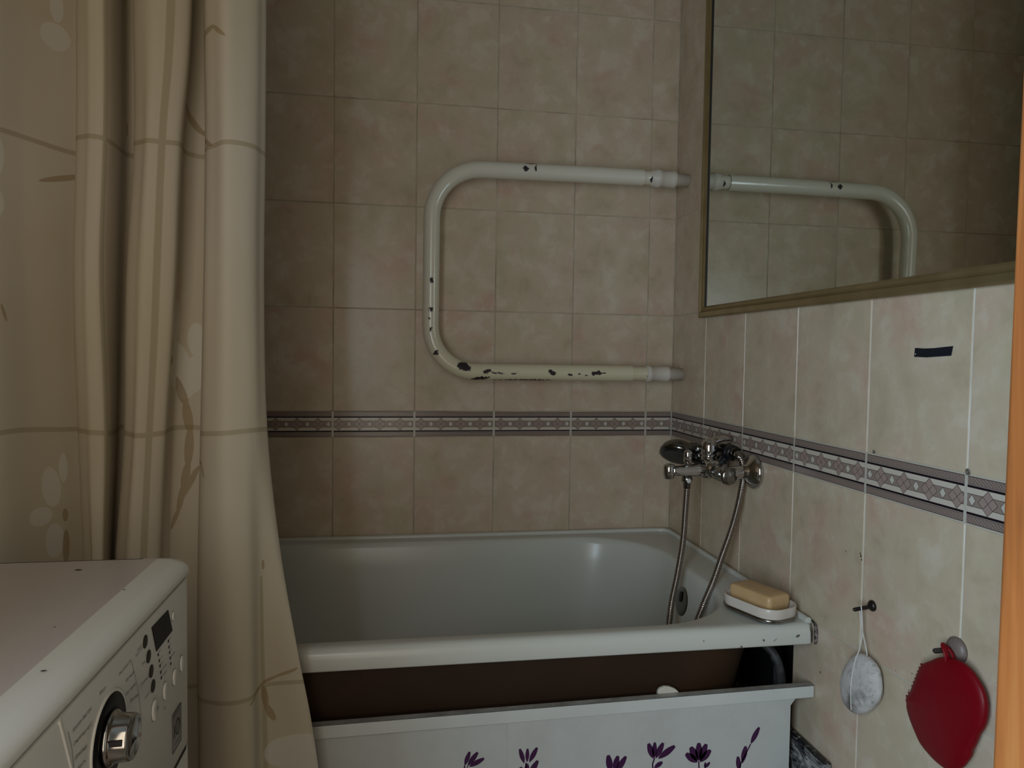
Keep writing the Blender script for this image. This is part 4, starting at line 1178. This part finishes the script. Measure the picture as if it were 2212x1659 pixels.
def curtain_plan(i):
    g = {k: v[i] for k, v in T.items()}
    low = max(0.0, min(1.0, (-LV[i] - 0.03) / 0.35))       # 0 above, 1 at the flared bottom
    s2 = max(0.0, min(1.0, (0.7 - LV[i]) / 0.9))            # second fold softens downwards
    F = -0.785; B = -0.690 - 0.045 * s2
    P = [(-1.46, -0.76), (-1.42, -0.775), (-1.38, -0.745), (-1.34, -0.790), (-1.27, -0.806), (-1.205, -0.748),
         (g['f1l'] + 0.004, -0.696), (g['f1l'] + 0.016, -0.706), (g['f1l'] + 0.003, -0.732), (g['f1l'], -0.760), (g['f1l'] + 0.010, -0.775), ((g['f1l'] + g['b1']) / 2, -0.781), (g['b1'], -0.775),
         (g['b1'] * 0.4 + g['f1r'] * 0.6, -0.740), (g['f1r'], -0.700), (g['f1r'] + 0.014, -0.690),
         (g['f2l'] + 0.014, -0.704), (g['f2l'] + 0.003, -0.730), (g['f2l'], -0.762), (g['f2l'] + 0.010, F + 0.005), ((g['f2l'] + g['b2']) / 2, F - 0.004), (g['b2'], F + 0.002),
         (g['f2r'] - 0.006, F + 0.012), (g['f2r'], -0.758), (g['f2r'] - 0.002 + 0.008 * s2, -0.730 - 0.020 * s2), (g['f2r'] + 0.003 + 0.010 * s2, -0.704 - 0.038 * s2),
         ((g['f2r'] + g['f3l']) / 2 + 0.006, B), (g['f3l'] + 0.008, -0.698 - 0.036 * s2), (g['f3l'] + 0.010, -0.716 - 0.024 * s2), (g['f3l'] + 0.001, -0.738), (g['f3l'] + 0.001, -0.764), (g['f3l'] + 0.012, F + 0.006), (g['f3l'] * 0.45 + g['g1'] * 0.55, F - 0.006),
         (g['g1'], F + 0.003), (g['g2'], -0.768 + 0.026 * low), (g['f3r'] - 0.006, -0.751 + 0.013 * low), (g['f3r'], -0.737 - 0.004 * low)]
    if i <= 4:
        P += [(g['f3r'] - 0.003, -0.727), (g['f3r'] - 0.008, -0.719)]
    else:
        P += [(g['f3r'] - 0.001, -0.7380), (g['f3r'] - 0.002, -0.7365)]
    P = [(-0.731 + (x + 0.731) * (1.7925 + y) / 1.0425, y) for x, y in P]
    return P


plans = [catmull([(a, b, 0) for a, b in curtain_plan(i)], 8) for i in range(len(LV))]
NC = len(plans[0])
# arc length at the mid level gives the cloth coordinate
uu = [0.0]
for a, b in zip(plans[3], plans[3][1:]): uu.append(uu[-1] + (b - a).length)
NR = 150
mb = MB(); uvs = []
cols = []
for c in range(NC):
    P = [Vector((plans[i][c].x, plans[i][c].y, LV[i])) for i in range(len(LV))]
    cols.append(catmull(P, 20))
NR = len(cols[0])
random.seed(2)
vs = []
for r_ in range(NR):
    for c in range(NC):
        p = cols[c][r_]
        w1 = 0.0012 * math.sin(uu[c] * 60 + p.z * 9) + 0.0009 * math.sin(uu[c] * 31 - p.z * 17)
        vs.append((p.x, p.y + w1, p.z)); uvs.append((uu[c], p.z))
fs = [(r_ * NC + c, r_ * NC + c + 1, (r_ + 1) * NC + c + 1, (r_ + 1) * NC + c) for r_ in range(NR - 1) for c in range(NC - 1)]
mb.add(vs, fs, 0, True)
LM = {}
for nm, k in (('b1', 12), ('b2', 21), ('g1', 33), ('g2', 34), ('f3l', 30), ('f2r', 23), ('f3r', 36), ('left', 4)):
    LM[nm] = uu[k * 8]
# print: (u, z, half a, half b, angle) in cloth metres
U = LM
PETALS = [(0.7859, 0.184, 0.018, 0.031, 0.0), (0.8309, 0.160, 0.012, 0.024, 0.1), (0.8299, 0.112, 0.014, 0.028, -0.1), (0.7959, 0.125, 0.027, 0.032, 0.0), (0.8189, 0.092, 0.012, 0.016, 0.0),
          (0.3547, 0.566, 0.018, 0.018, 0.0), (0.3567, 0.606, 0.008, 0.020, 0.0), (0.2727, 0.388, 0.014, 0.028, 0.0), (0.2747, 0.328, 0.011, 0.018, 0.0),
          (0.3441, -0.045, 0.012, 0.028, 0.1), (0.3307, -0.083, 0.014, 0.013, 0.0), (0.3603, -0.020, 0.006, 0.020, 0.0), (0.3467, -0.120, 0.011, 0.024, 0.0),
          (1.0009, -0.440, 0.018, 0.030, 0.2)]
STEMS = [(0.7724, 0.131, 0.0055, 0.0065, 0.0), (0.3603, -0.087, 0.0035, 0.009, 0.0), (0.3667, 0.379, 0.034, 0.0038, 0.33), (0.9854, -0.1547, 0.0016, 0.007, 0.0), (0.5839, 0.452, 0.0030, 0.010, 0.0),
         (0.2842, 0.190, 0.0022, 0.012, 0.3)]
def stroke(pts, w0, w1):
    k = len(pts) - 1
    for i in range(k):
        (a, b), (c, d) = pts[i], pts[i + 1]
        L = math.hypot(c - a, d - b)
        STEMS.append(((a + c) / 2, (b + d) / 2, L * 0.62, w0 + (w1 - w0) * i / max(1, k - 1), math.atan2(d - b, c - a)))
stroke([(0.8059, 0.104), (0.8203, 0.071), (0.8269, 0.031), (0.8259, -0.015), (0.8214, -0.047), (0.8164, -0.079), (0.8059, -0.103)], 0.0062, 0.0038)
stroke([(0.8184, -0.066), (0.8362, -0.0235), (0.8789, -0.004), (0.9039, -0.008), (0.9114, -0.025)], 0.0040, 0.0022)
stroke([(0.9401, 0.558), (0.9199, 0.572), (0.8969, 0.566), (0.8819, 0.535), (0.8589, 0.495), (0.8559, 0.455)], 0.0032, 0.0060)
stroke([(0.7959, 0.482), (0.8289, 0.455), (0.8739, 0.438), (0.9119, 0.420)], 0.0055, 0.0040)
stroke([(0.9639, -0.340), (0.9804, -0.3293), (0.9895, -0.3212), (1.0009, -0.3118)], 0.0020, 0.0020)
stroke([(0.9825, -0.333), (0.9840, -0.360), (0.9873, -0.384)], 0.0022, 0.0018)
stroke([(0.3603, -0.112), (0.3592, -0.150)], 0.0042, 0.0042)



def curtain_mat():
    n = NT('printed_curtain_cloth')
    uv = n.n('ShaderNodeUVMap'); uv.uv_map = 'UVMap'
    x = n.n('ShaderNodeSeparateXYZ'); n.link(uv.outputs[0], x.inputs[0])
    u, v = x.outputs[0], x.outputs[1]
    co = n.objco()
    soft = n.noise(co, 4.0, 2)
    cloth = n.ramp(soft, [(0.35, (0.64, 0.57, 0.44)), (0.65, (0.67, 0.605, 0.50))])
    def vline(u0, hw, vmin=None, vmax=None):
        d = n.math('ABSOLUTE', n.math('SUBTRACT', u, u0))
        m = n.math('MULTIPLY_ADD', d, -1 / 0.0012, hw / 0.0012 + 0.5, clamp=True)
        if vmax is not None: m = n.math('MULTIPLY', m, n.math('LESS_THAN', v, vmax))
        return m
    def hline(v0, hw):
        wv = n.math('MULTIPLY_ADD', n.math('SINE', n.math('MULTIPLY', u, 37.0)), 0.0025, v)
        d = n.math('ABSOLUTE', n.math('SUBTRACT', wv, v0))
        return n.math('MULTIPLY_ADD', d, -1 / 0.0012, hw / 0.0012 + 0.5, clamp=True)
    lines = vline(U['b1'], 0.0036)
    for m in (vline(U['b2'], 0.0046), vline(U['left'], 0.003), vline(U['g2'], 0.0015, vmax=-0.17),
              hline(0.4185, 0.0032), hline(0.0345, 0.0034), hline(-0.3340, 0.0030)):
        lines = n.math('MAXIMUM', lines, m)
    white = None
    for e in PETALS:
        k = n.ellipse(u, v, e[0], e[1], e[2], e[3], e[4], 0.12)
        white = k if white is None else n.math('MAXIMUM', white, k)
    brown = None
    for e in STEMS:
        k = n.ellipse(u, v, e[0], e[1], e[2], e[3], e[4], 0.25)
        brown = k if brown is None else n.math('MAXIMUM', brown, k)
    c = n.mix(n.math('MULTIPLY', lines, 0.55), cloth, (0.36, 0.30, 0.17))
    if white: c = n.mix(n.math('MULTIPLY', white, 0.62), c, (0.78, 0.76, 0.70))
    if brown: c = n.mix(n.math('MULTIPLY', brown, 0.62), c, (0.33, 0.22, 0.085))
    n.color(c); n.setp(rough=0.62, spec=0.25)
    # thin cloth lets some light through
    tr_ = n.n('ShaderNodeBsdfTranslucent'); n.link(c, tr_.inputs[0])
    mx = n.n('ShaderNodeMixShader'); mx.inputs[0].default_value = 0.22
    n.link(n.b.outputs[0], mx.inputs[1]); n.link(tr_.outputs[0], mx.inputs[2])
    out = n.t.nodes['Material Output']; n.link(mx.outputs[0], out.inputs[0])
    n.bump(n.noise(co, 30.0, 3), 0.25, 0.0015)
    return n.mat


cur = mb.build('shower_curtain', curtain_mat(), fixn=False)
me = cur.data
uvl = me.uv_layers.new(name='UVMap')
for l in me.loops: uvl.data[l.index].uv = uvs[l.vertex_index]
sol = cur.modifiers.new('thick', 'SOLIDIFY'); sol.thickness = 0.0005; sol.offset = 0
tag(cur, 'beige shower curtain with white flowers hanging in folds left of the bathtub', 'shower curtain')
# rod and rings above the picture
mb = MB(); mb.tube([(-1.554, -0.728, 1.20), (-0.001, -0.728, 1.20)], 0.0125, 20)
tag(mb.build('curtain_rod', M_CHROME2), 'straight metal rod carrying the beige shower curtain', 'curtain rod')

for o in bpy.data.objects:
    if '_org' in o: del o['_org']
